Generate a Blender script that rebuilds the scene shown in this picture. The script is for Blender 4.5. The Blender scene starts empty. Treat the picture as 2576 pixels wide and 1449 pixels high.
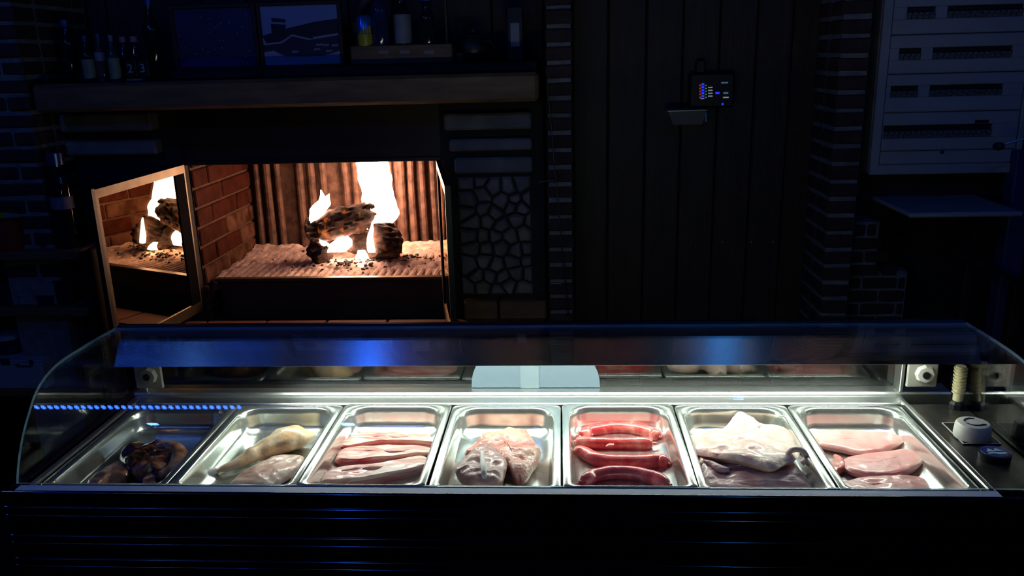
import bpy, math, random
from mathutils import Vector, noise, Matrix
random.seed(7)
sc = bpy.context.scene
col = sc.collection
Z0 = 1.15            # height of the pan rims above the floor; the code below counts z from the pan rims
# ------------------------------------------------------------------ camera
FPX = 2080.0
CAM = Vector((0.7176, -0.9751, 0.5463))
YAW, PITCH, ROLL = (math.radians(a) for a in (-3.747, 15.683, 1.543))
_f = Vector((math.sin(YAW)*math.cos(PITCH), math.cos(YAW)*math.cos(PITCH), -math.sin(PITCH)))
_r0 = Vector((math.cos(YAW), -math.sin(YAW), 0)); _d0 = _f.cross(_r0)
_r = _r0*math.cos(ROLL) + _d0*math.sin(ROLL); _d = -_r0*math.sin(ROLL) + _d0*math.cos(ROLL)
cd = bpy.data.cameras.new('camera'); cam = bpy.data.objects.new('camera', cd); col.objects.link(cam)
cd.sensor_fit = 'HORIZONTAL'; cd.sensor_width = 36.0; cd.lens = FPX/2576*36; cd.clip_start = 0.02
m = Matrix(((_r.x, -_d.x, -_f.x, CAM.x), (_r.y, -_d.y, -_f.y, CAM.y), (_r.z, -_d.z, -_f.z, CAM.z+Z0), (0, 0, 0, 1)))
cam.matrix_world = m
sc.camera = cam
# ------------------------------------------------------------------ world, lamps, exposure
w = bpy.data.worlds.new('world'); sc.world = w; w.use_nodes = True
w.node_tree.nodes['Background'].inputs[0].default_value = (0.10, 0.16, 1.0, 1)
w.node_tree.nodes['Background'].inputs[1].default_value = 0.0012
sc.view_settings.view_transform = 'Standard'; sc.view_settings.look = 'None'
sc.view_settings.exposure = 0.0; sc.view_settings.gamma = 1.0; sc.view_settings.use_curve_mapping = False

def lamp(name, loc, color, watts, radius, kind='POINT', target=None, angle=100):
    l = bpy.data.lights.new(name, kind); l.color = color; l.energy = watts; l.shadow_soft_size = radius
    o = bpy.data.objects.new(name, l); col.objects.link(o); o.location = (loc[0], loc[1], loc[2]+Z0)
    if kind == 'SPOT':
        l.spot_size = math.radians(angle); l.spot_blend = 0.8
        o.rotation_euler = (Vector(target)-Vector(loc)).to_track_quat('-Z', 'Y').to_euler()
    return o
BLUE = (0.03, 0.14, 1.0)
lamp('ceiling_lamp', (0.06, -0.74, 1.22), BLUE, 4.6, 0.020)
lamp('ceiling_lamp', (1.19, -0.30, 1.22), (0.03, 0.30, 1.0), 1.7, 0.014)
lamp('ceiling_lamp', (-0.55, -0.74, 1.22), (0.12, 0.35, 0.9), 0.5, 0.016)
lamp('ceiling_lamp', (-0.9, 0.4, 1.22), BLUE, 3.6, 0.03)
lamp('ceiling_lamp', (2.1, 0.1, 1.22), BLUE, 2.6, 0.03)

def px(x, y, axis, v):
    """pixel of the photograph -> point where its ray meets the plane axis = v"""
    d = _f + _r*((x-1288)/FPX) + _d*((y-724.5)/FPX)
    t = (v-CAM[axis])/d[axis]
    return CAM + d*t
# ------------------------------------------------------------------ materials
def mat(name, c, rough=.6, metal=0., c2=None, scale=20., bump=0., bscale=None, spec=.5, sss=0., aniso=0., stretch=None, coat=0., contrast=(.35, .65), distort=0.):
    m = bpy.data.materials.new(name); m.use_nodes = True
    nt = m.node_tree; b = nt.nodes['Principled BSDF']
    b.inputs['Base Color'].default_value = (*c, 1); b.inputs['Roughness'].default_value = rough
    b.inputs['Metallic'].default_value = metal; b.inputs['Specular IOR Level'].default_value = spec
    b.inputs['Coat Weight'].default_value = coat
    if sss:
        b.inputs['Subsurface Weight'].default_value = sss
        b.inputs['Subsurface Radius'].default_value = (.006, .003, .002); b.inputs['Subsurface Scale'].default_value = 1.0
    co = None
    if c2 or bump:
        tc = nt.nodes.new('ShaderNodeTexCoord'); mp = nt.nodes.new('ShaderNodeMapping')
        if stretch: mp.inputs['Scale'].default_value = stretch
        nt.links.new(tc.outputs['Object'], mp.inputs['Vector']); co = mp.outputs['Vector']
    if c2:
        n = nt.nodes.new('ShaderNodeTexNoise'); n.inputs['Scale'].default_value = scale; n.inputs['Detail'].default_value = 5; n.inputs['Distortion'].default_value = distort
        r = nt.nodes.new('ShaderNodeValToRGB'); e = r.color_ramp.elements
        e[0].position = contrast[0]; e[1].position = contrast[1]; e[0].color = (*c, 1); e[1].color = (*c2, 1)
        nt.links.new(co, n.inputs['Vector']); nt.links.new(n.outputs['Fac'], r.inputs['Fac']); nt.links.new(r.outputs['Color'], b.inputs['Base Color'])
    if bump:
        n = nt.nodes.new('ShaderNodeTexNoise'); n.inputs['Scale'].default_value = bscale or scale; n.inputs['Detail'].default_value = 6
        bp = nt.nodes.new('ShaderNodeBump'); bp.inputs['Strength'].default_value = bump; bp.inputs['Distance'].default_value = .004
        nt.links.new(co, n.inputs['Vector']); nt.links.new(n.outputs['Fac'], bp.inputs['Height']); nt.links.new(bp.outputs['Normal'], b.inputs['Normal'])
    if aniso:
        b.inputs['Anisotropic'].default_value = aniso; b.inputs['Anisotropic Rotation'].default_value = .25
        t = nt.nodes.new('ShaderNodeTangent'); t.direction_type = 'UV_MAP'; nt.links.new(t.outputs['Tangent'], b.inputs['Tangent'])
    return m
def emit(name, c, s):
    m = bpy.data.materials.new(name); m.use_nodes = True; b = m.node_tree.nodes['Principled BSDF']
    b.inputs['Base Color'].default_value = (0, 0, 0, 1); b.inputs['Emission Color'].default_value = (*c, 1); b.inputs['Emission Strength'].default_value = s
    return m
def glass(name, tint=(1, 1, 1), ior=1.5, extra=0., gtint=(1, 1, 1), rough=.004):
    """clear sheet: fresnel reflection over transparency, the same from both sides"""
    m = bpy.data.materials.new(name); m.use_nodes = True; nt = m.node_tree
    nt.nodes.remove(nt.nodes['Principled BSDF']); out = nt.nodes['Material Output']
    g = nt.nodes.new('ShaderNodeNewGeometry'); mx = nt.nodes.new('ShaderNodeMix'); mx.data_type = 'FLOAT'
    mx.inputs[2].default_value = ior; mx.inputs[3].default_value = 1/ior
    nt.links.new(g.outputs['Backfacing'], mx.inputs[0])
    fr = nt.nodes.new('ShaderNodeFresnel'); nt.links.new(mx.outputs[0], fr.inputs['IOR'])
    ad = nt.nodes.new('ShaderNodeMath'); ad.operation = 'ADD'; ad.use_clamp = True; ad.inputs[1].default_value = extra
    nt.links.new(fr.outputs[0], ad.inputs[0])
    tr = nt.nodes.new('ShaderNodeBsdfTransparent'); tr.inputs[0].default_value = (*tint, 1)
    gl = nt.nodes.new('ShaderNodeBsdfGlossy'); gl.inputs['Roughness'].default_value = rough; gl.inputs[0].default_value = (*gtint, 1)
    ms = nt.nodes.new('ShaderNodeMixShader')
    nt.links.new(ad.outputs[0], ms.inputs[0]); nt.links.new(tr.outputs[0], ms.inputs[1]); nt.links.new(gl.outputs[0], ms.inputs[2]); nt.links.new(ms.outputs[0], out.inputs['Surface'])
    return m
M = {}
M['steel'] = mat('pan_steel', (.70, .73, .69), .21, .90, (.62, .66, .62), 9, .03, 60)
M['brushed'] = mat('brushed_steel', (.55, .57, .58), .26, 1., aniso=.9)
M['ledge'] = mat('ledge_steel', (.70, .72, .70), .34, 1.)
M['trim'] = mat('trim_steel', (.80, .82, .82), .5, 0.)
M['black_gloss'] = mat('black_lacquer', (.006, .006, .010), .13, 0, spec=1.0)
M['black'] = mat('black_paint', (.008, .008, .010), .45)
M['black_metal'] = mat('black_iron', (.018, .017, .017), .42, 0., (.03, .027, .025), 30, .15)
M['glass'] = glass('clear_glass', (.97, .985, .98))
M['glass_edge'] = mat('glass_edge', (.25, .42, .50), .25, spec=.8)
M['rear_glass'] = glass('rear_pane', (.52, .54, .52), 1.5, .045, rough=.06)
M['half_round'] = mat('half_round_pale', (.085, .125, .155), .6)
M['door_glass'] = glass('sooty_glass', (.10, .09, .08), 1.5, .30, (1.0, .86, .62))
M['gasket'] = mat('rope_gasket', (.004, .004, .006), .9, spec=.05)
M['door_frame'] = mat('door_frame_metal', (.15, .115, .06), .4, .5, (.10, .07, .035), 25, .1)
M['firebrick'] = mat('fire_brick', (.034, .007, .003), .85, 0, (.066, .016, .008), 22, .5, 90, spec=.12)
M['pale_brick'] = mat('pale_fire_brick', (.05, .019, .010), .9, 0, (.15, .072, .045), 16, .5, 90, spec=.12)
M['mortar'] = mat('fire_mortar', (.11, .055, .03), .95, 0, (.07, .034, .02), 30, .4, 120)
M['iron_rib'] = mat('rusty_iron', (.050, .022, .013), .75, .1, (.14, .070, .046), 30, .4, 80)
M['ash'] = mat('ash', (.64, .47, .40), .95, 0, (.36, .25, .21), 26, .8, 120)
M['soot_wall'] = mat('soot', (.03, .025, .02), .95, 0, (.05, .04, .03), 12)
M['mantel'] = mat('mantel_oak', (.20, .12, .055), .6, 0, (.13, .075, .035), 9, .2, 40, stretch=(1, 6, 6))
M['board'] = mat('dark_board', (.04, .022, .012), .6, 0, (.022, .012, .007), 9, .2, 40, stretch=(1, 6, 6))
M['plank'] = mat('plank_wood', (.045, .026, .015), .6, 0, (.024, .014, .009), 8, .3, 30, stretch=(6, 6, .7))
M['brick'] = mat('dark_brick', (.060, .036, .030), .9, 0, (.035, .022, .020), 25, .5, 60)
M['pale_mortar'] = mat('pale_mortar', (.24, .24, .235), .95, 0, (.15, .15, .15), 30, .4, 90)
M['stone'] = mat('field_stone', (.30, .26, .23), .9, 0, (.17, .155, .145), 14, .6, 50)
M['stone_joint'] = mat('stone_joint', (.03, .03, .03), .95)
M['plaster'] = mat('corbel_stone', (.22, .215, .21), .9, 0, (.15, .148, .145), 14, .3, 60)
M['wall'] = mat('dark_wall', (.035, .03, .027), .9, 0, (.025, .022, .02), 10, .2, 50)
M['floor'] = mat('dark_floor', (.04, .035, .03), .5, 0, (.03, .026, .022), 10)
M['tile'] = mat('terracotta', (.34, .12, .05), .6, 0, (.25, .085, .04), 12, .2, 60)
M['hood'] = mat('hood_metal', (.035, .028, .025), .5, .2, (.025, .02, .018), 9, .1, 30)
M['cabinet'] = mat('white_cabinet', (.42, .44, .46), .45, 0, (.38, .40, .42), 6)
M['slot'] = mat('breaker_slot', (.02, .02, .022), .6)
M['breaker'] = mat('breaker_grey', (.16, .16, .17), .5)
M['white_plastic'] = mat('white_plastic', (.66, .65, .58), .4)
M['grey_plastic'] = mat('grey_plastic', (.30, .29, .25), .5)
M['conduit'] = mat('cream_conduit', (.62, .56, .32), .4)
M['print_dark'] = mat('dark_print', (.015, .018, .05), .3)
# ------------------------------------------------------------------ mesh helpers
ABS = {}
class MB:
    def __init__(s): s.v = []; s.f = []; s.m = []; s.uv = {}
    def add(s, vs, fs, mi=0):
        o = len(s.v); s.v += [Vector(p) for p in vs]; s.f += [tuple(i+o for i in f) for f in fs]; s.m += [mi]*len(fs); return s
    def box(s, x0, x1, y0, y1, z0, z1, mi=0):
        return s.add([(x, y, z) for z in (z0, z1) for y in (y0, y1) for x in (x0, x1)],
                     [(0, 2, 3, 1), (4, 5, 7, 6), (0, 1, 5, 4), (2, 6, 7, 3), (0, 4, 6, 2), (1, 3, 7, 5)], mi)
    def cbox(s, x0, x1, y0, y1, z0, z1, b=.003, mi=0, jit=0.):
        """chamfered box, 44 triangles"""
        c = Vector(((x0+x1)/2, (y0+y1)/2, (z0+z1)/2)); h = ((x1-x0)/2, (y1-y0)/2, (z1-z0)/2)
        b = min(b, min(h)*.8); vs = []; idx = {}
        for sx in (-1, 1):
            for sy in (-1, 1):
                for sz in (-1, 1):
                    sg = (sx, sy, sz)
                    j = Vector([random.uniform(-jit, jit) for _ in range(3)]) if jit else Vector((0, 0, 0))
                    for a in range(3):
                        p = [sg[k]*(h[k]-(0 if k == a else b)) for k in range(3)]
                        idx[sg+(a,)] = len(vs); vs.append(c+Vector(p)+j)
        fs = []
        def face(pts):
            n = (vs[pts[1]]-vs[pts[0]]).cross(vs[pts[2]]-vs[pts[0]]); ce = sum((vs[i] for i in pts), Vector())/len(pts)
            fs.append(tuple(pts) if n.dot(ce-c) > 0 else tuple(reversed(pts)))
        for a in range(3):
            u, v = [k for k in range(3) if k != a]
            for sg in (-1, 1):
                q = []
                for (su, sv) in ((-1, -1), (1, -1), (1, 1), (-1, 1)):
                    t = [0, 0, 0]; t[a] = sg; t[u] = su; t[v] = sv; q.append(idx[tuple(t)+(a,)])
                face(q)
            for su in (-1, 1):
                for sv in (-1, 1):
                    t0 = [0, 0, 0]; t0[u] = su; t0[v] = sv; t1 = list(t0); t0[a] = -1; t1[a] = 1
                    face([idx[tuple(t0)+(u,)], idx[tuple(t1)+(u,)], idx[tuple(t1)+(v,)], idx[tuple(t0)+(v,)]])
        for sx in (-1, 1):
            for sy in (-1, 1):
                for sz in (-1, 1): face([idx[(sx, sy, sz, a)] for a in range(3)])
        return s.add(vs, fs, mi)
    def prism(s, poly, y0, y1, mi=0):
        """polygon in (x, z), extruded along y"""
        n = len(poly); vs = [(p[0], y0, p[1]) for p in poly]+[(p[0], y1, p[1]) for p in poly]
        ar = sum(poly[i][0]*poly[(i+1) % n][1]-poly[(i+1) % n][0]*poly[i][1] for i in range(n))
        fs = [tuple(range(n)), tuple(reversed(range(n, 2*n)))]+[(i, i+n, (i+1) % n+n, (i+1) % n) for i in range(n)]
        if ar < 0: fs = [tuple(reversed(f)) for f in fs]
        return s.add(vs, fs, mi)
    def rings(s, loops, cap0=True, cap1=True, mi=0, closed=True):
        n = len(loops[0]); vs = [p for l in loops for p in l]; fs = []
        for k in range(len(loops)-1):
            for i in range(n if closed else n-1):
                j = (i+1) % n; fs.append((k*n+i, k*n+j, (k+1)*n+j, (k+1)*n+i))
        if cap0: vs.append(sum((Vector(p) for p in loops[0]), Vector())/n); c = len(vs)-1; fs += [(c, (i+1) % n, i) for i in range(n)]
        if cap1: vs.append(sum((Vector(p) for p in loops[-1]), Vector())/n); c = len(vs)-1; o = (len(loops)-1)*n; fs += [(c, o+i, o+(i+1) % n) for i in range(n)]
        return s.add(vs, fs, mi)
    def lathe(s, prof, c, n=24, mi=0):
        """profile (r, z) upward round the vertical through c"""
        return s.rings([[(c[0]+r*math.cos(2*math.pi*i/n), c[1]+r*math.sin(2*math.pi*i/n), c[2]+z) for i in range(n)] for r, z in prof], mi=mi)
    def tube(s, path, r, n=10, mi=0, flat=1., up=(0, 0, 1)):
        P = [Vector(p) for p in path]; loops = []; R = r if isinstance(r, (list, tuple)) else [r]*len(P)
        for k, p in enumerate(P):
            t = (P[min(k+1, len(P)-1)]-P[max(k-1, 0)]).normalized(); a = Vector(up)
            if abs(t.dot(a)) > .95: a = Vector((0, 1, 0))
            u = t.cross(a).normalized(); v = u.cross(t)
            loops.append([p+u*(R[k]*math.cos(2*math.pi*i/n))+v*(R[k]*flat*math.sin(2*math.pi*i/n)) for i in range(n)])
        return s.rings(loops, mi=mi)
    def mesh(s, name, mats, smooth, org):
        me = bpy.data.meshes.new(name); me.from_pydata([p-org for p in s.v], [], s.f)
        for q in (mats if isinstance(mats, (list, tuple)) else [mats]): me.materials.append(M[q] if isinstance(q, str) else q)
        me.polygons.foreach_set('material_index', s.m)
        if smooth: me.polygons.foreach_set('use_smooth', [True]*len(s.f))
        uvl = me.uv_layers.new(name='UVMap')
        for lp in me.loops:
            p = s.v[lp.vertex_index]; uvl.data[lp.index].uv = s.uv.get(lp.vertex_index, (p.x, p.y+p.z))
        me.update(); return me
def sharp(me, ang=35):
    me.set_sharp_from_angle(angle=math.radians(ang))
def bbox_base(mb):
    xs = [p.x for p in mb.v]; ys = [p.y for p in mb.v]; zs = [p.z for p in mb.v]
    return Vector(((min(xs)+max(xs))/2, (min(ys)+max(ys))/2, min(zs)))
def tag(o, label=None, cat=None, group=None, kind=None):
    for k, v in (('label', label), ('category', cat), ('group', group), ('kind', kind)):
        if v: o[k] = v
    return o
def top(name, mb, mats, label=None, cat=None, group=None, kind=None, smooth=False):
    """a thing (or piece of the setting) that is one mesh"""
    org = bbox_base(mb); me = mb.mesh(name, mats, smooth, org)
    if smooth: sharp(me)
    o = bpy.data.objects.new(name, me); col.objects.link(o)
    o.location = (org.x, org.y, org.z+Z0); ABS[o.name] = org
    return tag(o, label, cat, group, kind)
def thing(name, label, cat, loc, group=None, kind=None):
    o = bpy.data.objects.new(name, None); col.objects.link(o); o.empty_display_size = .05
    o.location = (loc[0], loc[1], loc[2]+Z0); ABS[o.name] = Vector(loc)
    return tag(o, label, cat, group, kind)
def part(name, mb, mats, parent, smooth=False, label=None, kind=None):
    org = ABS[parent.name]; me = mb.mesh(name, mats, smooth, org)
    if smooth: sharp(me)
    o = bpy.data.objects.new(name, me); col.objects.link(o); o.parent = parent; ABS[o.name] = org
    return tag(o, label, kind=kind)
def struct(name, mb, mats, smooth=False): return top(name, mb, mats, kind='structure', smooth=smooth)
def spline(pts, n):
    """closed=False Catmull-Rom through pts"""
    P = [Vector(p) for p in pts]; out = []; K = len(P)-1
    for i in range(n+1):
        t = i/n*K; k = min(int(t), K-1); u = t-k
        a, b, c, d = P[max(k-1, 0)], P[k], P[k+1], P[min(k+2, K)]
        out.append(.5*((2*b)+(c-a)*u+(2*a-5*b+4*c-d)*u*u+(3*b-a-3*c+d)*u**3))
    return out
def cspline(pts, n):
    P = [Vector(p) for p in pts]; K = len(P); out = []
    for i in range(n):
        t = i/n*K; k = int(t) % K; u = t-int(t)
        a, b, c, d = P[k-1], P[k], P[(k+1) % K], P[(k+2) % K]
        out.append(.5*((2*b)+(c-a)*u+(2*a-5*b+4*c-d)*u*u+(3*b-a-3*c+d)*u**3))
    return out
# ================================================================== THE ROOM
FL = -Z0
struct('floor', MB().box(-2.2, 3.2, -2.6, 2.6, FL-.05, FL), 'floor')
struct('ceiling', MB().box(-2.2, 3.2, -2.6, 2.6, 1.32, 1.37), 'wall')
struct('wall_left', MB().box(-2.2, -2.1, -2.6, 2.6, FL, 1.32), 'wall')
struct('wall_right', MB().box(3.1, 3.2, -2.6, 2.6, FL, 1.32), 'wall')
wb = struct('wall_back', MB().box(-2.1, 3.1, 2.40, 2.55, FL, 1.32), 'wall')
# upper panelling above the mantel, plank by plank
pan = struct('wall_panelling', MB().box(-1.0, .66, 1.93, 2.395, .5, 1.32), 'wall')
x = -1.0
while x < .65:
    wd = random.uniform(.15, .2); x1 = min(x+wd, .66)
    part('plank', MB().cbox(x+.002, x1-.002, 1.91, 1.929, .535, 1.31, .003), 'plank', pan); x = x1
# chimney breast: two piers and the iron hood above the fire opening
OY = 1.70; OL, OR, OT, OS = -.534, .311, .229, -.182
struct('wall_chimney_left', MB().box(-1.0, OL-.01, OY, 2.39, FL, .41), 'wall')
pier = struct('wall_chimney_right', MB().box(OR+.012, .655, OY, 2.39, FL, .41), 'stone_joint')
hood = struct('wall_hood', MB().box(OL-.01, OR+.012, OY+.004, OY+.05, OT, .41), 'hood')
part('lip', MB().cbox(OL-.01, OR+.012, OY-.006, OY+.05, OT-.004, OT+.010, .002), 'black_metal', hood)
# corbel courses on both piers
for (xa, xb, zs) in ((.345, .62, ((.375, .325), (.295, .258), (.235, .185))), (-.93, -.60, ((.40, .345), (.315, .268)))):
    P = pier if xa > 0 else bpy.data.objects['wall_chimney_left']
    for k, (a, b) in enumerate(zs):
        part('corbel_course', MB().cbox(xa+.012*k*(1 if xa > 0 else .0), xb, OY-.055+.012*k, OY+.02, b, a, .006), 'plaster', P)
# rubble stones on the right pier: Voronoi cells clipped by half-planes
def clip(poly, n, d):
    out = []
    for i in range(len(poly)):
        a, b = poly[i], poly[(i+1) % len(poly)]; da = a[0]*n[0]+a[1]*n[1]-d; db = b[0]*n[0]+b[1]*n[1]-d
        if da <= 0: out.append(a)
        if da*db < 0: t = da/(da-db); out.append((a[0]+(b[0]-a[0])*t, a[1]+(b[1]-a[1])*t))
    return out
rs = random.Random(3); seeds = []
SX0, SX1, SZ0, SZ1 = .375, .612, -.225, .17
for r in range(9):
    for c in range(5):
        seeds.append((SX0+(c+.5+(r % 2)*.3+rs.uniform(-.3, .3))*(SX1-SX0)/5, SZ0+(r+.5+rs.uniform(-.32, .32))*(SZ1-SZ0)/9))
for i, s in enumerate(seeds):
    poly = [(SX0, SZ0), (SX1, SZ0), (SX1, SZ1), (SX0, SZ1)]
    for j, q in enumerate(seeds):
        if i != j:
            n = (q[0]-s[0], q[1]-s[1]); L = math.hypot(*n); n = (n[0]/L, n[1]/L)
            poly = clip(poly, n, (s[0]+q[0])/2*n[0]+(s[1]+q[1])/2*n[1]-.0035)
            if len(poly) < 3: break
    if len(poly) < 3: continue
    cx = sum(p[0] for p in poly)/len(poly); cz = sum(p[1] for p in poly)/len(poly); pr = rs.uniform(.012, .03)
    n = len(poly)
    if sum(poly[k][0]*poly[(k+1) % n][1]-poly[(k+1) % n][0]*poly[k][1] for k in range(n)) < 0: poly.reverse()
    L0 = [(p[0], OY+.01, p[1]) for p in poly]; L1 = [(p[0], OY-pr*.45, p[1]) for p in poly]
    L2 = [(cx+(p[0]-cx)*.72, OY-pr, cz+(p[1]-cz)*.72) for p in poly]
    part('stone', MB().rings([L0, L1, L2]), 'stone', pier)
# wooden ledge blocks under the stones
for (a, b) in ((.385, .497), (.502, .66)):
    part('ledge_block', MB().cbox(a, b, OY-.075, OY+.01, -.295, -.23, .006), 'mantel', pier)
# ------------------------------------------------ firebox
BY = 2.26; FT = .36
fb = struct('wall_firebox', MB().box(OL-.10, OL-.032, OY+.06, BY+.1, -.34, FT).box(OR+.05, OR+.12, OY+.06, BY+.1, -.34, FT)
            .box(OL-.10, OR+.12, BY+.03, BY+.1, -.34, FT).box(OL-.03, OR+.05, OY+.06, BY+.03, FT, FT+.04), 'soot_wall')
part('mortar_bed', MB().box(OL-.031, OL-.006, OY+.052, BY+.03, -.34, FT), 'mortar', fb)
part('mortar_bed', MB().box(OR+.006, OR+.049, OY+.052, BY+.03, -.34, FT), 'mortar', fb)
zc = -.335; k = 0
while zc < FT-.02:
    z1 = zc+.068
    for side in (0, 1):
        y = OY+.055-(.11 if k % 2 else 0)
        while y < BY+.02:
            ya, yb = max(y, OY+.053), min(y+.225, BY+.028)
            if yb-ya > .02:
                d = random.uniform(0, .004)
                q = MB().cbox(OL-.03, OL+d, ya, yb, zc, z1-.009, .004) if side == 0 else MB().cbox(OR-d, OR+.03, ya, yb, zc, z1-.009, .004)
                part('fire_brick', q, 'pale_brick' if (zc < -.05 and ya > 1.9) or zc < -.16 else 'firebrick', fb)  # paler brick low down and toward the back
            y += .232
    zc = z1; k += 1
back = part('iron_back', MB().box(OL, OR+.006, BY+.012, BY+.03, -.24, FT), 'iron_rib', fb)
nr = 19
for i in range(nr):
    xx = OL+.03+i*(OR-OL-.04)/(nr-1); rr = random.uniform(.012, .0165)
    if i in (3, 7): continue
    lo = -.19+random.uniform(0, .012)
    q = MB().tube([(xx, BY-.012, lo), (xx+random.uniform(-.004, .004), BY-.008, .05), (xx+random.uniform(-.005, .005), BY-.006, FT-.01)], [rr*1.15, rr, rr], 10)
    part('iron_rib', q, 'iron_rib', fb, smooth=True)
# raised grate bed with its bars and the dark steel front under it
SY = 1.765
bed = thing('grate_bed', 'raised iron grate bed of parallel bars carrying ash inside the fireplace', 'grate', ((OL+OR)/2, SY, -.33))
part('bed_plate', MB().box(OL+.01, OR-.003, SY+.01, BY-.002, -.225, -.205), 'iron_rib', bed)
part('front_plate', MB().box(OL+.045, OR-.004, SY, SY+.012, -.33, -.19), 'black_metal', bed)
part('sill_bar', MB().cbox(OL+.03, OR-.004, SY-.016, SY+.014, -.190, -.178, .003), 'door_frame', bed)
n = 30
for i in range(n):
    xx = OL+.022+i*(OR-OL-.04)/(n-1)
    part('grate_bar', MB().tube([(xx, SY+.02, -.193), (xx+.002, 2.0, -.190), (xx, BY-.03, -.188)], .0105, 8), 'ash', bed, smooth=True)
# hearth with terracotta tiles
hearth = struct('floor_hearth', MB().box(-.70, .655, 1.52, 1.645, FL, -.308), 'wall')
part('hearth_slab', MB().box(OL-.005, OR+.008, 1.646, BY, -.40, -.335), 'mortar', hearth)
tx = -.70
while tx < .62:
    part('hearth_tile', MB().cbox(tx+.002, min(tx+.205, .655)-.002, 1.522, 1.643, -.308, -.296, .003), 'tile', hearth)
    tx += .207
# ash on the grate
def ash_h(x, y):
    h = .012*noise.noise(Vector((x*9, y*9, 1)))+.010*noise.noise(Vector((x*26, y*26, 4)))+.006*noise.noise(Vector((x*70, y*70, 2)))
    h += .020*math.exp(-(((x-.02)/.19)**2+((y-1.99)/.10)**2))
    h += .030*max(0, (y-2.08)/.16)*(.75+.25*math.sin(x*7))
    edge = min(1, max(0, (y-1.80)/.10)+.0)
    return -.196+(h+.009)*edge+.001
A = MB(); nx, ny = 150, 80; vs = []
for j in range(ny+1):
    for i in range(nx+1):
        xx = OL+.006+(OR-OL-.012)*i/nx; yy = SY+.02+(BY-.022-SY-.02)*j/ny; vs.append((xx, yy, ash_h(xx, yy)))
A.add(vs, [(j*(nx+1)+i, j*(nx+1)+i+1, (j+1)*(nx+1)+i+1, (j+1)*(nx+1)+i) for j in range(ny) for i in range(nx)])
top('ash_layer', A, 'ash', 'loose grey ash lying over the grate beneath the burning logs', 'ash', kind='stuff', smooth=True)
M['charcoal'] = mat('charcoal', (.02, .017, .015), .85, 0, (.06, .05, .045), 40, .5, 90)
C = MB()
for i in range(130):
    t = random.random()
    if t < .55: xx, yy = random.gauss(-.06, .07), random.gauss(1.93, .03)
    elif t < .85: xx, yy = random.gauss(.16, .06), random.gauss(2.02, .04)
    else: xx, yy = random.uniform(-.45, .28), random.uniform(1.85, 2.15)
    if not (OL+.03 < xx < OR-.03): continue
    r = random.uniform(.003, .008); z = ash_h(xx, yy)+r*.3
    L = [[(xx+r*s*random.uniform(.6, 1.4)*math.cos(a*1.257), yy+r*s*random.uniform(.6, 1.4)*math.sin(a*1.257), z+r*h) for a in range(5)] for s, h in ((.8, -.5), (1, 0), (.6, .6))]
    C.rings(L)
top('charcoal_crumbs', C, 'charcoal', 'small black charcoal crumbs scattered on the ash in front of the logs', 'charcoal', kind='stuff')
# burning logs
def log_mat(name, ember):
    m = mat(name, (.010, .007, .006), .95, 0, (.055, .026, .017), 22, 1.0, 60, stretch=(1, 1, 1)); nt = m.node_tree; b = nt.nodes['Principled BSDF']
    tc = nt.nodes.new('ShaderNodeTexCoord'); n = nt.nodes.new('ShaderNodeTexNoise'); n.inputs['Scale'].default_value = 28; n.inputs['Detail'].default_value = 6
    r = nt.nodes.new('ShaderNodeValToRGB'); r.color_ramp.elements[0].position = .58; r.color_ramp.elements[1].position = .86
    r.color_ramp.elements[0].color = (0, 0, 0, 1); r.color_ramp.elements[1].color = (1, .22, .03, 1)
    nt.links.new(tc.outputs['Object'], n.inputs['Vector']); nt.links.new(n.outputs['Fac'], r.inputs['Fac']); nt.links.new(r.outputs['Color'], b.inputs['Emission Color']); b.inputs['Emission Strength'].default_value = ember
    return m
M['log'] = log_mat('burning_log', 1.2); M['log_dark'] = log_mat('charred_log', .15)
def log(path, r, mname, label, sd, n=44, flat=1.):
    P = spline(path, 30); R = [v.x for v in spline([(q, 0, 0) for q in r], 30)]; R[0] *= .8; R[-1] *= .8; q = MB().tube(P, R, n, flat=flat)
    c = sum(P, Vector())/len(P)
    for i, p in enumerate(q.v):
        a = min(P, key=lambda s: (s-p).length); d = (p-a)
        if d.length > 1e-5: q.v[i] = p+d.normalized()*(.013*noise.noise(Vector((p.x*12+sd, p.y*16, p.z*26)))+.011*noise.noise(Vector((p.x*24, p.y*50+sd, p.z*80)))+.005*noise.noise(Vector((p.x*60, p.y*120+sd, p.z*160))))
    return top('log', q, mname, label, 'log', 'burning logs', smooth=True)
log([(-.235, 1.99, -.055), (-.16, 2.0, -.045), (-.07, 2.02, -.025), (.02, 2.05, -.01)], (.034, .05, .056, .05), 'log', 'large charred log lying across the top with glowing orange upper side', 1)
log([(-.225, 2.0, -.125), (-.19, 1.985, -.135), (-.16, 1.96, -.148)], (.03, .036, .028), 'log_dark', 'short black log stub under the left end of the big log', 5, flat=1.2)
log([(-.10, 2.03, -.115), (-.03, 2.01, -.125), (.03, 1.98, -.145)], (.03, .034, .03), 'log_dark', 'dark log lying between the two front chunks', 9)
log([(.045, 2.02, -.06), (.055, 1.985, -.10), (.065, 1.955, -.155)], (.048, .062, .048), 'log_dark', 'thick black upright log chunk at the right of the fire', 14)
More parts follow.
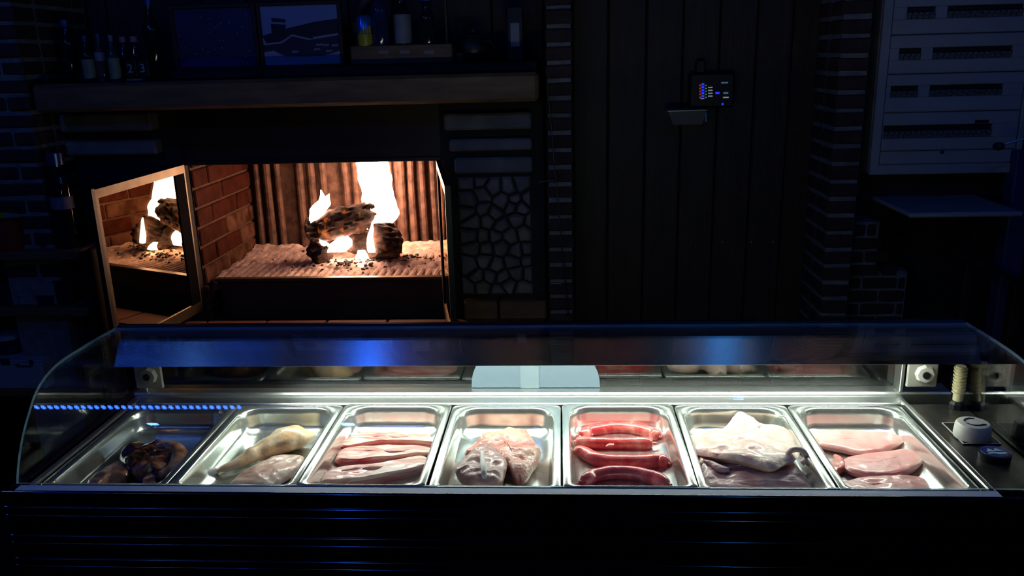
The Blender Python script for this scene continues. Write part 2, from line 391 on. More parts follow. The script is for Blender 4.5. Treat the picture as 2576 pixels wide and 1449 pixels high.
# flames
fm = bpy.data.materials.new('fire'); fm.use_nodes = True; nt = fm.node_tree; b = nt.nodes['Principled BSDF']
b.inputs['Base Color'].default_value = (0, 0, 0, 1); b.inputs['Specular IOR Level'].default_value = 0
b.inputs['Emission Color'].default_value = (1, .55, .36, 1); b.inputs['Emission Strength'].default_value = 46
M['fire'] = fm
def flame(sections, label, sd, depth=.6, n=26, steps=22):
    """sections: (left pixel x, right pixel x, pixel y, distance y)"""
    S = []
    for (xl, xr, yy, Y) in sections:
        a = px(xl, yy, 1, Y); c = px(xr, yy, 1, Y); S.append(((a+c)/2, (c-a).length/2))
    Cn = spline([s[0] for s in S], steps); R = [max(.0015, v.x) for v in spline([(s[1], 0, 0) for s in S], steps)]
    loops = []
    for k, (c, r) in enumerate(zip(Cn, R)):
        L = []
        for i in range(n):
            a = 2*math.pi*i/n; w = 1+.22*noise.noise(Vector((math.cos(a)*1.6+sd, math.sin(a)*1.6, c.z*26)))+.10*noise.noise(Vector((math.cos(a)*3+sd, math.sin(a)*3, c.z*70)))
            L.append(c+Vector((r*w*math.cos(a), r*depth*w*math.sin(a), 0)))
        loops.append(L)
    if loops[0][0].z > loops[-1][0].z: loops.reverse()
    return top('flame', MB().rings(loops), 'fire', label, 'flame', 'flames', smooth=True)
flame([(922, 978, 575, 2.02), (908, 995, 555, 2.03), (905, 1000, 538, 2.04), (906, 998, 518, 2.05), (910, 986, 488, 2.06), (906, 984, 460, 2.07), (899, 985, 435, 2.08), (898, 976, 410, 2.09), (908, 962, 380, 2.10), (925, 950, 345, 2.11)],
      'tall white-hot flame rising under the hood', 2)
flame([(779, 793, 560, 1.97), (778, 812, 545, 1.97), (779, 824, 528, 1.975), (790, 830, 514, 1.98), (803, 829, 503, 1.985), (819, 829, 494, 1.99), (827, 829, 488, 1.99)], 'small forked flame at the left end of the big log', 6)
flame([(800, 815, 508, 1.975), (804, 818, 496, 1.98), (806, 812, 484, 1.985), (806, 808, 478, 1.985)], 'thin tongue of flame at the far left of the fire', 8)
flame([(812, 832, 634, 1.965), (806, 838, 624, 1.97), (805, 828, 614, 1.975), (804, 814, 604, 1.98), (802, 806, 594, 1.985)], 'leaning flame at the left beneath the big log', 11, depth=.5)
flame([(822, 868, 632, 1.975), (826, 880, 620, 1.98), (838, 884, 610, 1.985), (846, 882, 602, 1.99), (862, 872, 592, 1.995)], 'low wide flame burning beneath the big log', 13, depth=.5)
flame([(893, 930, 650, 1.925), (898, 925, 640, 1.93), (900, 918, 630, 1.94)], 'small glowing flame low on the ash in the middle', 12, depth=.35)
flame([(926, 944, 634, 1.915), (922, 940, 615, 1.918), (924, 938, 595, 1.922), (930, 940, 578, 1.93), (934, 938, 565, 1.935)], 'narrow flame in the gap before the right chunk', 15)
flame([(990, 1000, 636, 1.965), (989, 1001, 628, 1.965), (992, 999, 618, 1.97)], 'tiny flame at the foot of the right chunk', 18)
# fireplace doors
def fire_door(hx, hy, ex, ey, zt, zb, sag, label):
    t = thing('fireplace_door', label, 'fireplace door', (hx, hy, zb), 'fireplace doors')
    H = Vector((hx, hy, 0)); u = Vector((ex-hx, ey-hy, 0)); Lw = u.length; u.normalize(); nrm = Vector((u.y, -u.x, 0))
    def slab(a, b2, z0, z1, t0, t1):
        q = MB(); vs = []
        for z in (z0, z1):
            for tt in (t0, t1):
                for s in (a, b2): vs.append(H+u*s+nrm*tt+Vector((0, 0, z-sag*s/Lw)))
        return q.add(vs, [(0, 2, 3, 1), (4, 5, 7, 6), (0, 1, 5, 4), (2, 6, 7, 3), (0, 4, 6, 2), (1, 3, 7, 5)])
    fw = .026
    part('stile', slab(0, .006, zb, zt, -.007, .007), 'door_frame', t)
    part('stile', slab(Lw-.012, Lw, zb, zt, -.007, .007), 'door_frame', t)
    part('rail', slab(.006, Lw-.012, zt-fw, zt, -.007, .007), 'door_frame', t)
    part('rail', slab(.006, Lw-.012, zb, zb+fw*1.3, -.007, .007), 'door_frame', t)
    part('gasket', slab(.006, .052, zb+fw*1.3, zt-fw, -.0066, .0066), 'gasket', t)
    part('glass_pane', slab(.052, Lw-.012, zb+fw*1.3, zt-fw, -.003, .003), 'door_glass', t)
    part('outer_stile', slab(Lw, Lw+.012, zb-.01, zt+.004, -.008, .008), 'black', t)
    return t
fire_door(OL, OY-.012, -.62, 1.29, OT, -.272, .019, 'mirror-dark glazed fireplace door standing open on the left reflecting the flames')
fire_door(OR+.004, OY-.012, .397, 1.29, OT, -.27, .026, 'glazed fireplace door swung open on the right seen nearly edge on')
# ================================================================== BRICK COLUMNS, PLANK DOOR
def brick_col(name, x0, x1, y0, y1, z0, z1, pitch=.0523, joint=.012, front=1):
    s = struct(name, MB().box(x0+.004, x1-.004, y0+.006, y1, FL, 1.32), 'pale_mortar')
    z = z0; k = 0
    while z < z1:
        wdt = x1-x0
        if k % 2: cuts = [x0, x1]
        else: cuts = [x0, x0+wdt*.62, x1] if wdt > .13 else [x0, x1]
        for a, b in zip(cuts, cuts[1:]):
            d = random.uniform(-.003, .003)
            part('brick', MB().cbox(a+(.004 if a > x0 else -.001), b-(.004 if b < x1 else -.001), y0+d, y0+.11, z, z+pitch-joint, .005, jit=.0012), 'brick', s)
        yy = y0+.12
        while yy < y1-.02:                                        # bricks along the two sides
            e = min(yy+.21, y1)
            part('brick', MB().cbox(x0-.001, x1+.001, yy, e-.008, z, z+pitch-joint, .005, jit=.0012), 'brick', s); yy = e
        z += pitch; k += 1
    return s
brick_col('wall_brick_column', .668, .748, 1.60, 1.80, -.36, .78)
brick_col('wall_brick_column', 1.517, 1.603, 1.55, 1.86, -.36, .74)
brick_col('wall_brick_column', -1.08, -.90, 1.50, 1.9, -.10, .80)
pd = struct('door_1', MB().box(.75, 1.56, 1.80, 1.84, FL, 1.2), 'wall')
xs = [.752, .865, .985, 1.10, 1.215, 1.33, 1.44, 1.556]
for a, b in zip(xs, xs[1:]):
    part('plank', MB().cbox(a+.0015, b-.0015, 1.776, 1.80, -.75, .95, .004), 'plank', pd)
for x_ in (1740, 1818, 1890, 1945):
    p = px(x_, 608, 1, 1.775); part('nail', MB().lathe([(.001, -.003), (.004, -.002), (.004, .002), (.001, .003)], p, 8), 'ledge', pd)
struct('wall_right_pier', MB().box(1.66, 3.1, 1.72, 2.39, FL, 1.32), 'wall')
# low brick wall right of the column, stepped at its right end
low = struct('wall_low_brick', MB().box(1.605, 1.70, 1.62, 1.715, FL, .02).box(1.70, 1.80, 1.62, 1.715, FL, -.14), 'pale_mortar')
for k in range(10):
    z = -.41+k*.043; xr = (1.80 if k < 6 else 1.77-.025*(k-6))
    x_ = 1.607-(.055 if k % 2 else 0)
    while x_ < xr-.01:
        a, b = max(x_, 1.607), min(x_+.11, xr)
        if b-a > .015: part('brick', MB().cbox(a, b-.006, 1.612, 1.66, z, z+.034, .004, jit=.001), 'brick', low)
        x_ += .112
# thin cable hanging by the column, with two metal clips
pts = [px(x_, y_, 1, 1.585) for x_, y_ in ((1376, 205), (1381, 260), (1388, 330), (1393, 400), (1400, 470), (1408, 560), (1415, 640), (1424, 720), (1430, 800))]
c = thing('hanging_cable', 'thin dark cable hanging down in front of the brick column', 'cable', pts[-1])
part('cable', MB().tube(spline(pts, 40), .0018, 6), 'black_metal', c, smooth=True)
for (xa, ya, xb, yb) in ((1355, 459, 1395, 454), (1383, 716, 1412, 713)):
    part('clip', MB().tube([px(xa, ya, 1, 1.583), px((xa+xb)/2, (ya+yb)/2-1, 1, 1.578), px(xb, yb, 1, 1.583)], .0022, 6), 'ledge', c, smooth=True)
# ================================================================== MANTEL
mb_ = struct('trim_mantel', MB().cbox(-.885, .648, 1.50, 1.70, .416, .499, .010), 'mantel')
part('step_board', MB().cbox(-.82, .640, 1.645, 1.92, .4995, .530, .004), 'board', mb_)
def bottle(x, y, z, h, r, body, label, cat='bottle', neck=.32, cap='black', band=None, shoulder=.62, group='bottles on the mantel', liquid=None):
    t = thing('bottle', label, cat, (x, y, z), group)
    s = shoulder; pr = [(r*.9, 0), (r, .006), (r, h*s*.9), (r*.93, h*s), (r*.6, h*(s+.1)), (r*neck, h*(s+.18)), (r*neck, h*.93), (r*neck*1.15, h*.935), (r*neck*1.15, h*.95)]
    part('body', MB().lathe(pr, (x, y, z), 20), body, t, smooth=True)
    part('cap', MB().lathe([(r*neck*1.25, h*.88), (r*neck*1.25, h), (r*neck*.9, h*1.005)], (x, y, z), 16), cap, t, smooth=True)
    if band: 
        lo, hi, mt = band
        part('paper_label', MB().lathe([(r*1.004, h*lo), (r*1.015, h*lo), (r*1.015, h*hi), (r*1.004, h*hi)], (x, y, z), 20), mt, t, smooth=True)
    return t
M['bottle_dark'] = mat('dark_bottle_glass', (.012, .016, .02), .08, spec=.8, c2=(.016, .02, .026), scale=5)
M['bottle_clear'] = mat('clear_bottle_glass', (.05, .055, .06), .08, spec=.9)
M['bottle_teal'] = mat('teal_bottle_glass', (.03, .055, .06), .1, spec=.8)
M['bottle_blue'] = mat('blue_bottle_glass', (.02, .03, .10), .08, spec=.8)
M['paper'] = mat('paper_label', (.26, .26, .28), .6, 0, (.20, .20, .22), 30)
M['paper_green'] = mat('green_paper', (.15, .20, .14), .6, 0, (.26, .28, .18), 30)
M['foil_blue'] = mat('blue_foil', (.10, .16, .38), .25, .7)
M['red'] = mat('red_plastic', (.22, .012, .015), .45)
M['yellow'] = mat('yellow_label', (.50, .42, .03), .35)
def mp(x_, y_, Y): return px(x_, y_, 1, Y)
p = mp(228, 200, 1.57); bottle(p.x, p.y, .499, .140, .018, 'bottle_dark', 'leftmost of the three miniature bottles beside the number calendar', band=(.1, .5, 'paper_green'), cap='foil_blue')
p = mp(262, 200, 1.59); bottle(p.x, p.y, .499, .145, .018, 'bottle_clear', 'middle miniature bottle with pale neck label left of the calendar', band=(.45, .62, 'paper'), cap='foil_blue')
p = mp(293, 200, 1.56); bottle(p.x, p.y, .499, .138, .017, 'bottle_teal', 'miniature bottle with green label touching the number calendar', band=(.08, .52, 'paper_green'), cap='paper')
p = mp(322, 200, 1.63); bottle(p.x, p.y, .499, .135, .016, 'bottle_dark', 'dark small bottle with round pale cap behind the left digit', cap='paper', neck=.45)
p = mp(350, 200, 1.63); bottle(p.x, p.y, .499, .135, .016, 'bottle_dark', 'dark small bottle with round pale cap behind the right digit', cap='paper', neck=.55)
p = mp(396, 185, 1.72); bottle(p.x, p.y, .530, .225, .026, 'bottle_dark', 'tall dark bottle with blue foil neck left of the dark picture', cap='foil_blue', neck=.42)
p = mp(183, 190, 1.66); bottle(p.x, p.y, .530, .16, .022, 'bottle_dark', 'dim dark bottle with blue glint at the left end of the mantel', cap='foil_blue', neck=.5)
p = mp(960, 120, 1.70); bottle(p.x, p.y, .579, .20, .027, 'bottle_blue', 'dark blue bottle standing beside the tall yellow can', cap='foil_blue', neck=.45)
p = mp(1016, 118, 1.70); bottle(p.x, p.y, .579, .165, .027, 'bottle_dark', 'dark bottle with large white label in the middle of the crate', band=(.08, .60, 'paper'), neck=.45)
p = mp(1078, 118, 1.70); bottle(p.x, p.y, .579, .155, .024, 'bottle_dark', 'slim black bottle at the right end of the crate', neck=.62, cap='foil_blue')
# crate the bottles stand on
ct = thing('bottle_rack', 'low wooden bottle rack with three small pale tags on the mantel', 'rack', (.22, 1.70, .530))
part('front_board', MB().cbox(.061, .379, 1.665, 1.677, .531, .588, .003), 'mantel', ct)
part('shelf_board', MB().cbox(.061, .379, 1.678, 1.75, .562, .578, .003), 'mantel', ct)
for a, b in ((.061, .073), (.367, .379)): part('side_board', MB().cbox(a, b, 1.678, 1.75, .531, .561, .003), 'mantel', ct)
for x_ in (965, 1018, 1080):
    p = mp(x_, 131, 1.664); part('tag', MB().box(p.x-.015, p.x+.015, 1.6625, 1.6648, p.z-.005, p.z+.005), 'paper', ct)
# energy drink can
p = mp(920, 118, 1.69); t = thing('drink_can', 'slim drink can, blue above and yellow below, on the bottle rack', 'can', (p.x, p.y, .579))
part('body', MB().lathe([(.020, 0), (.0235, .006), (.0235, .048)], (p.x, p.y, .579), 24), 'yellow', t, smooth=True)
M['can_blue'] = mat('can_blue', (.05, .25, .70), .22, .6)
part('upper_sleeve', MB().lathe([(.0236, .044), (.0236, .090), (.020, .097), (.019, .099)], (p.x, p.y, .579), 24), 'can_blue', t, smooth=True)
for k in range(5):
    a = -1.9+k*.32; xx = p.x+.0238*math.cos(a); yy = p.y+.0238*math.sin(a)
    part('sleeve_wave', MB().tube([(xx, yy, .579+.046), (xx, yy, .579+.052+.004*k)], .0035, 6), 'yellow', t, smooth=True)
# curved pale horn behind the can and thin pale post right of the rack
M['horn'] = mat('horn', (.16, .13, .09), .5, 0, (.10, .08, .055), 20)
h = [mp(x_, y_, 1.80) for x_, y_ in ((906, 150), (898, 110), (896, 70), (904, 35), (918, 8), (930, -25))]
h[0].z = .5305
top('curved_horn', MB().tube(spline(h, 20), [.010+.010*(i/20) for i in range(21)], 12), 'horn', 'pale curved horn-like piece rising behind the drink can', 'ornament', smooth=True)
p = mp(1124, 100, 1.77)
t = thing('slim_post', 'thin pale upright rod on a small foot right of the bottle rack', 'rod', (p.x, p.y, .530))
part('rod', MB().tube([(p.x, p.y, .545), (p.x, p.y, .80)], .0035, 8), 'horn', t, smooth=True)
part('foot', MB().lathe([(.016, 0), (.016, .01), (.006, .018)], (p.x, p.y, .530), 16), 'horn', t, smooth=True)
# dark pot, small glass pieces and the pale card at the right of the mantel
p = mp(1192, 158, 1.74)
t = thing('dark_pot', 'squat black pot with a lid right of the thin rod', 'pot', (p.x, p.y, .530))
part('body', MB().lathe([(.028, 0), (.042, .02), (.046, .045), (.036, .07), (.032, .074)], (p.x, p.y, .530), 24), 'black_metal', t, smooth=True)
part('lid', MB().lathe([(.034, .074), (.030, .082), (.008, .09), (.008, .1), (.003, .105)], (p.x, p.y, .530), 24), 'black_metal', t, smooth=True)
part('handle', MB().tube(spline([(p.x+.04, p.y, .555), (p.x+.065, p.y, .565), (p.x+.06, p.y, .59), (p.x+.036, p.y, .594)], 10), .004, 8), 'black_metal', t, smooth=True)
def glass_cup(x_, y_, Y, r, h, label, zb):
    p = mp(x_, y_, Y); return top('small_glass', MB().lathe([(r*.7, 0), (r, h*.3), (r, h), (r*.85, h), (r*.85, h*.35), (.001, h*.3)], (p.x, p.y, zb), 20), 'bottle_clear', label, 'glass', smooth=True)
glass_cup(1157, 158, 1.69, .012, .028, 'tiny glass glinting at the foot of the black pot', .530)
glass_cup(632, 195, 1.62, .026, .018, 'low glass dish glinting between and below the two pictures', .499)
glass_cup(848, 178, 1.62, .012, .016, 'tiny glinting glass under the corner of the snowy picture', .499)
a, b = mp(1283, 57, 1.80), mp(1308, 118, 1.80)
t = thing('white_card', 'upright pale blue card in a black stand at the right of the mantel', 'card', ((a.x+b.x)/2, 1.80, .530))
M['card'] = mat('card', (.30, .32, .36), .6)
part('card', MB().cbox(a.x, b.x, 1.795, 1.80, b.z, a.z, .002), 'card', t)
part('stand', MB().cbox(a.x-.012, b.x+.012, 1.802, 1.83, .5305, a.z+.05, .004), 'black', t)
# number calendar
a, b = mp(305, 140, 1.545), mp(378, 202, 1.545)
t = thing('number_calendar', 'black block calendar showing the pale digits 2 and 3', 'calendar', ((a.x+b.x)/2, 1.56, .499))
part('stand', MB().cbox(a.x, b.x, 1.545, 1.60, .4995, .512, .003), 'black', t)
mid = (a.x+b.x)/2; zz = .513; hh = .052
M['digit'] = mat('digit_white', (.42, .44, .50), .6)
for xa, xb, dg in ((a.x+.002, mid-.001, '2'), (mid+.001, b.x-.002, '3')):
    cb = part('cube', MB().cbox(xa, xb, 1.548, 1.592, zz, zz+hh, .003), 'black', t)
    cu = bpy.data.curves.new('digit', 'FONT'); cu.body = dg; cu.size = .036; cu.extrude = .0006; cu.align_x = 'CENTER'
    tmp = bpy.data.objects.new('digit_tmp', cu); me = bpy.data.meshes.new_from_object(tmp); bpy.data.objects.remove(tmp)
    q = MB(); q.add([(v.co.x+(xa+xb)/2, 1.5472-v.co.z, v.co.y+zz+.014) for v in me.vertices], [tuple(f.vertices) for f in me.polygons])
    part('digit', q, 'digit', cb)
st = MB(); xx = a.x+.008
for wd in (.004, .005, .003, .005, .004, .005, .004, .004): st.box(xx, xx+wd, 1.5435, 1.5448, .5035, .5085); xx += wd+.0018
part('month_strip', st, 'digit', t)
# pictures
def picture(name, x0, x1, y0, y1, z0, z1, fr, frmat, label):
    t = thing(name, label, 'picture', ((x0+x1)/2, y0, z0-fr), 'pictures on the mantel')
    for (a_, b_, c_, d_) in ((x0-fr, x0, z0-fr, z1+fr), (x1, x1+fr, z0-fr, z1+fr), (x0, x1, z0-fr, z0), (x0, x1, z1, z1+fr)):
        part('frame_side', MB().cbox(a_, b_, y0-.008, y1, c_, d_, .002), frmat, t)
    return t
for n_, c_ in (('sky_print', (.22, .30, .62)), ('roof_print', (.035, .035, .06)), ('snow_print', (.33, .35, .52)), ('facade_print', (.05, .05, .09)), ('light_print', (.25, .26, .40))): M[n_] = mat(n_, c_, .25)
Y_ = 1.72
t = picture('snow_picture', -.231, .016, Y_, Y_+.012, .537, .716, .012, 'board', 'framed picture of a dark lodge in snow under a pale sky')
prt = part('print', MB().box(-.231, .016, Y_, Y_+.005, .537, .716), 'sky_print', t)
def poly(name, pts, mname, lift):
    part(name, MB().prism([(px(x_, y_, 1, Y_).x, px(x_, y_, 1, Y_).z) for x_, y_ in pts], Y_-lift, Y_-lift+.0004), mname, prt)
poly('roof_shape', [(672, 112), (660, 90), (720, 72), (790, 55), (852, 46), (853, 86), (790, 98), (735, 88), (700, 108)], 'roof_print', .0006)
poly('tower_shape', [(682, 45), (718, 48), (718, 57), (684, 55)], 'roof_print', .0006)
poly('tower_shape', [(681, 60), (720, 62), (715, 82), (684, 84)], 'roof_print', .0007)
poly('facade_shape', [(662, 112), (705, 106), (735, 90), (785, 100), (853, 88), (855, 132), (800, 142), (720, 142), (690, 128), (664, 134)], 'facade_print', .0010)
poly('snow_ground', [(665, 132), (690, 127), (708, 143), (810, 141), (855, 128), (857, 163), (666, 167)], 'snow_print', .0014)
poly('snow_edge', [(664, 110), (708, 105), (735, 86), (782, 98), (778, 101), (735, 91), (710, 109), (664, 114)], 'snow_print', .0018)
poly('snow_edge', [(787, 93), (852, 83), (852, 88), (788, 98)], 'snow_print', .0018)
for (xa, ya) in ((795, 110), (812, 111), (835, 112), (790, 122), (820, 126), (735, 128)): poly('lit_window', [(xa, ya), (xa+16, ya-1), (xa+16, ya+4), (xa, ya+5)], 'light_print', .0018)
poly('skid_mark', [(738, 150), (755, 149), (763, 160), (736, 163)], 'sky_print', .0018)
t = picture('night_picture', -.512, -.258, Y_, Y_+.012, .537, .716, .012, 'board', 'framed dark blue picture with faint specks beside the tall bottle')
prt = part('print', MB().box(-.512, -.258, Y_, Y_+.005, .537, .716), mat('night_print', (.022, .026, .085), .3, 0, (.04, .045, .14), 8), t)
poly('glow_band', [(448, 168), (470, 150), (530, 142), (600, 146), (634, 158), (634, 168)], mat('night_glow', (.05, .06, .20), .3), .0006)
for k in range(26):
    xa, ya = random.uniform(440, 630), random.uniform(30, 150); poly('speck', [(xa, ya), (xa+3, ya-1), (xa+4, ya+2), (xa+1, ya+3)], 'light_print', .0008)
# ================================================================== THINGS ON THE PLANK DOOR
p0 = px(1735, 185, 1, 1.74); p1 = px(1845, 270, 1, 1.74)
t = thing('indicator_unit', 'dark unit with rows of tiny lit red, blue and green lights on the planks', 'electronic unit', ((p0.x+p1.x)/2, 1.776, p1.z))
part('housing', MB().cbox(p0.x, p1.x, 1.735, 1.7755, p1.z, p0.z, .006), 'black', t)
part('bracket', MB().cbox(p0.x+.02, p0.x+.05, 1.75, 1.7755, p0.z, p0.z+.04, .004), 'black', t)
for nm, c_, s_ in (('led_red', (1, .08, .03), .35), ('led_blue', (.02, .04, 1), .9), ('led_green', (.15, .8, .15), .25), ('led_white', (.6, .7, .75), .28), ('led_cyan', (.25, .6, .9), .16)): M[nm] = emit(nm, c_, s_)
def led(x_, y_, w_, h_, m_):
    a_, b_ = px(x_-w_/2, y_-h_/2, 1, 1.734), px(x_+w_/2, y_+h_/2, 1, 1.734)
    part('indicator_light', MB().cbox(a_.x, b_.x, 1.7325, 1.7355, b_.z, a_.z, .0004), m_, t)
for k in range(5):
    led(1761, 215+k*7.5, 3, 4, 'led_red'); led(1768, 212+k*7.5, 7, 5, 'led_blue'); led(1776, 215+k*7.5, 4, 2.5, 'led_green')
for k in range(4): led(1787, 220+k*7.3, 11, 2.5, 'led_white')
led(1767, 248, 9, 2, 'led_white'); led(1823, 208, 17, 3, 'led_cyan'); led(1826, 245, 14, 3, 'led_white'); led(1826, 234, 12, 4, 'led_cyan'); led(1805, 234, 10, 5, 'led_blue'); led(1818, 262, 5, 5, 'led_blue')
# small metal tray fixture under it
a, b = px(1675, 277, 1, 1.72), px(1775, 277, 1, 1.72); zl = px(1735, 312, 1, 1.72).z
t = thing('metal_tray_fixture', 'small dull metal tray fixture hanging under the indicator unit', 'tray', ((a.x+b.x)/2, 1.77, zl))
M['dull_metal'] = mat('dull_metal', (.50, .53, .50), .35, .8)
part('rim', MB().cbox(a.x, b.x, 1.68, 1.7755, a.z-.003, a.z+.001, .001), 'dull_metal', t)
part('basin', MB().rings([[(a.x+.022, 1.70, zl), (b.x-.012, 1.70, zl), (b.x-.012, 1.775, zl), (a.x+.022, 1.775, zl)], [(a.x+.004, 1.684, a.z-.0035), (b.x-.004, 1.684, a.z-.0035), (b.x-.004, 1.775, a.z-.0035), (a.x+.004, 1.775, a.z-.0035)]]), 'dull_metal', t)
part('spout', MB().tube([(b.x+.004, 1.74, a.z-.012), (b.x+.004, 1.735, zl+.004)], .006, 10), 'dull_metal', t, smooth=True)
# ================================================================== DISTRIBUTION CABINET
PY = 1.62
def P_(x_, y_): return px(x_, y_, 1, PY)
x0 = P_(2186, 438).x; x1 = P_(2562, 433).x; z0 = P_(2300, 438).z; ztop = .80
t = thing('electrical_cabinet', 'white electrical distribution cabinet with four rows of breakers on the right wall', 'electrical cabinet', ((x0+x1)/2, PY+.1, z0))
part('body', MB().cbox(x0, x1, PY+.012, PY+.0995, z0, ztop, .006), 'cabinet', t)
fr = .026
for (a_, b_, c_, d_) in ((x0, x0+fr, z0, ztop), (x1-fr*.6, x1, z0, ztop), (x0+fr, x1-fr*.6, z0, z0+.03)): part('door_frame', MB().cbox(a_, b_, PY-.004, PY+.0115, c_, d_, .002), 'cabinet', t)
ln = [P_(2400, y_).z for y_ in (-12, 84, 183, 280, 377)]
slots = ((2268, 2556, 14, 45), (2258, 2542, 118, 148), (2246, 2530, 213, 242), (2237, 2516, 313, 346))
for k in range(5):
    zt_ = ln[k]-.002; zb_ = ln[k+1]+.002 if k < 4 else z0+.031
    if k == 4:
        part('cover_plate', MB().cbox(x0+fr+.003, x1-fr*.6-.003, PY+.001, PY+.0115, zb_, zt_, .002), 'cabinet', t); continue
    xl, xr = P_(slots[k][0], 180).x, P_(slots[k][1], 180).x; sa, sb = P_(2400, slots[k][3]).z, P_(2400, slots[k][2]).z
    A_, B_ = x0+fr+.003, x1-fr*.6-.003
    q = MB().cbox(A_, B_, PY+.001, PY+.0115, sb, zt_, .002).cbox(A_, B_, PY+.001, PY+.0115, zb_, sa, .002).cbox(A_, xl, PY+.001, PY+.0115, sa, sb, .001).cbox(xr, B_, PY+.001, PY+.0115, sa, sb, .001)
    cp = part('cover_plate', q, 'cabinet', t)
    part('slot', MB().box(xl, xr, PY+.0106, PY+.0118, sa, sb), 'slot', cp)
    nb = 20; wdt = (xr-xl)/nb
    for i in range(nb):
        if (k == 0 and 5 <= i <= 6) or (k == 1 and i in (4, 5)) or (k == 2 and i in (5, 6)):
            part('blank_cover', MB().cbox(xl+i*wdt, xl+(i+1)*wdt, PY+.003, PY+.0105, sa, sb, .001), 'cabinet', cp); continue
        up = random.random() < .8
        part('breaker', MB().cbox(xl+i*wdt+.001, xl+(i+1)*wdt-.001, PY+.006, PY+.0105, sa, sa+(sb-sa)*.55, .001).cbox(xl+i*wdt+.003, xl+(i+1)*wdt-.003, PY-.003, PY+.006, sa+(sb-sa)*(.3 if up else .1), sa+(sb-sa)*(.55 if up else .35), .001), 'breaker', cp)
p = P_(2370, 383); part('lock', MB().tube([(p.x, PY+.003, p.z), (p.x, PY-.002, p.z)], .005, 10), 'slot', t)
p = P_(2470, 306); part('sticker', MB().box(p.x-.02, p.x+.02, PY-.0002, PY+.001, p.z-.005, p.z+.005), 'slot', t)
# ladle hanging before the cabinet's right edge
a, b = px(2512, 368, 1, 1.45), px(2590, 345, 1, 1.45)
t = thing('ladle', 'dark round-bowled utensil with a bright chrome stem before the cabinet', 'ladle', (a.x, a.y, a.z))
part('bowl', MB().lathe([(.002, -.012), (.012, -.009), (.016, 0), (.012, .009), (.002, .012)], a, 16), 'black_metal', t, smooth=True)
part('stem', MB().tube([a+Vector((.012, 0, .004)), b, b+Vector((.08, 0, .03))], .0028, 8), 'ledge', t, smooth=True)
part('strap', MB().tube(spline([b+Vector((.08, 0, .03)), b+Vector((.085, .1, .05)), b+Vector((.085, .27, .1))], 8), .003, 6), 'black_metal', t, smooth=True)
# shelf, sloping board and blue post at the right
a, b = px(2290, 530, 1, 1.42), px(2556, 545, 1, 1.42)
t = thing('wall_shelf', 'narrow pale shelf under the electrical cabinet', 'shelf', ((a.x+b.x)/2, 1.72, a.z-.10))
part('shelf_board', MB().cbox(a.x, b.x+.02, 1.42, 1.7195, b.z, b.z+.014, .004), 'cabinet', t)
for x_ in (a.x+.06, b.x-.03): part('bracket', MB().prism([(x_, b.z-.10), (x_+.012, b.z-.10), (x_+.012, b.z-.0005), (x_, b.z-.0005)], 1.62, 1.7195), 'black', t)
q = MB(); P0, P1 = px(2395, 640, 1, 1.5), px(2600, 735, 1, 1.5)
q.rings([[P0+Vector((0, 0, .02)), P0, P0+Vector((0, .05, 0)), P0+Vector((0, .05, .02))], [P1+Vector((0, 0, .02)), P1, P1+Vector((0, .05, 0)), P1+Vector((0, .05, .02))]])
t = thing('handrail', 'dark sloping handrail in the shadow below the pale shelf', 'handrail', (P1.x, 1.52, FL))
part('rail', q, 'board', t)
for P2 in (P0.lerp(P1, .25), P0.lerp(P1, .85)): part('post', MB().cbox(P2.x-.015, P2.x+.015, 1.505, 1.545, FL, P2.z, .003), 'board', t)
a = px(2562, 380, 1, 1.58)
top('blue_post', MB().cbox(a.x, a.x+.06, 1.58, 1.64, FL, a.z, .004), mat('blue_paint', (.03, .05, .16), .5), 'blue painted post at the right edge of the picture', 'post')
# ================================================================== LEFT SHELVES AND WHAT STANDS ON THEM
sh = thing('shelf_unit', 'dark wooden shelf unit in the left corner beside the open fire door', 'shelf', (-1.15, 1.62, FL))
for z_ in (-.008, -.193, -.47): part('shelf_board', MB().cbox(-1.55, -.80, 1.46, 1.695, z_-.028, z_, .004), 'mantel', sh)
for x_ in (-1.56, -.795): part('side_board', MB().cbox(x_, x_+.02, 1.465, 1.695, FL, .0 if x_ < -1 else -.01, .004), 'board', sh)
Y2 = 1.53
p = px(172, 598, 1, Y2); bottle(p.x, Y2, -.008, .30, .034, 'bottle_dark', 'tall bottle with pale blue cap on the top left shelf', cap='foil_blue', neck=.62, shoulder=.70, band=(.42, .55, 'paper'), group='bottles on the left shelf')
p = px(118, 598, 1, Y2); bottle(p.x, Y2, -.008, .22, .026, 'bottle_blue', 'shorter bluish bottle left of the tall bottle on the shelf', cap='foil_blue', neck=.5, group='bottles on the left shelf', band=(.15, .6, mat('blue_paper', (.10, .13, .28), .6)))
p = px(20, 598, 1, Y2)
t = thing('red_bowl', 'red tub holding bright packets at the far left of the top shelf', 'tub', (p.x, Y2, -.008))
part('tub', MB().lathe([(.07, 0), (.085, .10), (.09, .105), (.085, .105), (.066, .01)], (p.x, Y2, -.008), 28), 'red', t, smooth=True)
for k, (dx, dz, m_) in enumerate(((-.03, .12, 'paper'), (.015, .125, 'yellow'), (.045, .115, 'paper'))): 
    top('snack_packet', MB().cbox(p.x+dx-.02, p.x+dx+.02, Y2-.03, Y2-.018, .02, dz+.008, .004, jit=.003), m_, ('white packet leaning at the left of the red tub', 'yellow packet standing up in the red tub', 'white packet at the right of the red tub')[k], 'packet', 'packets in the red tub')
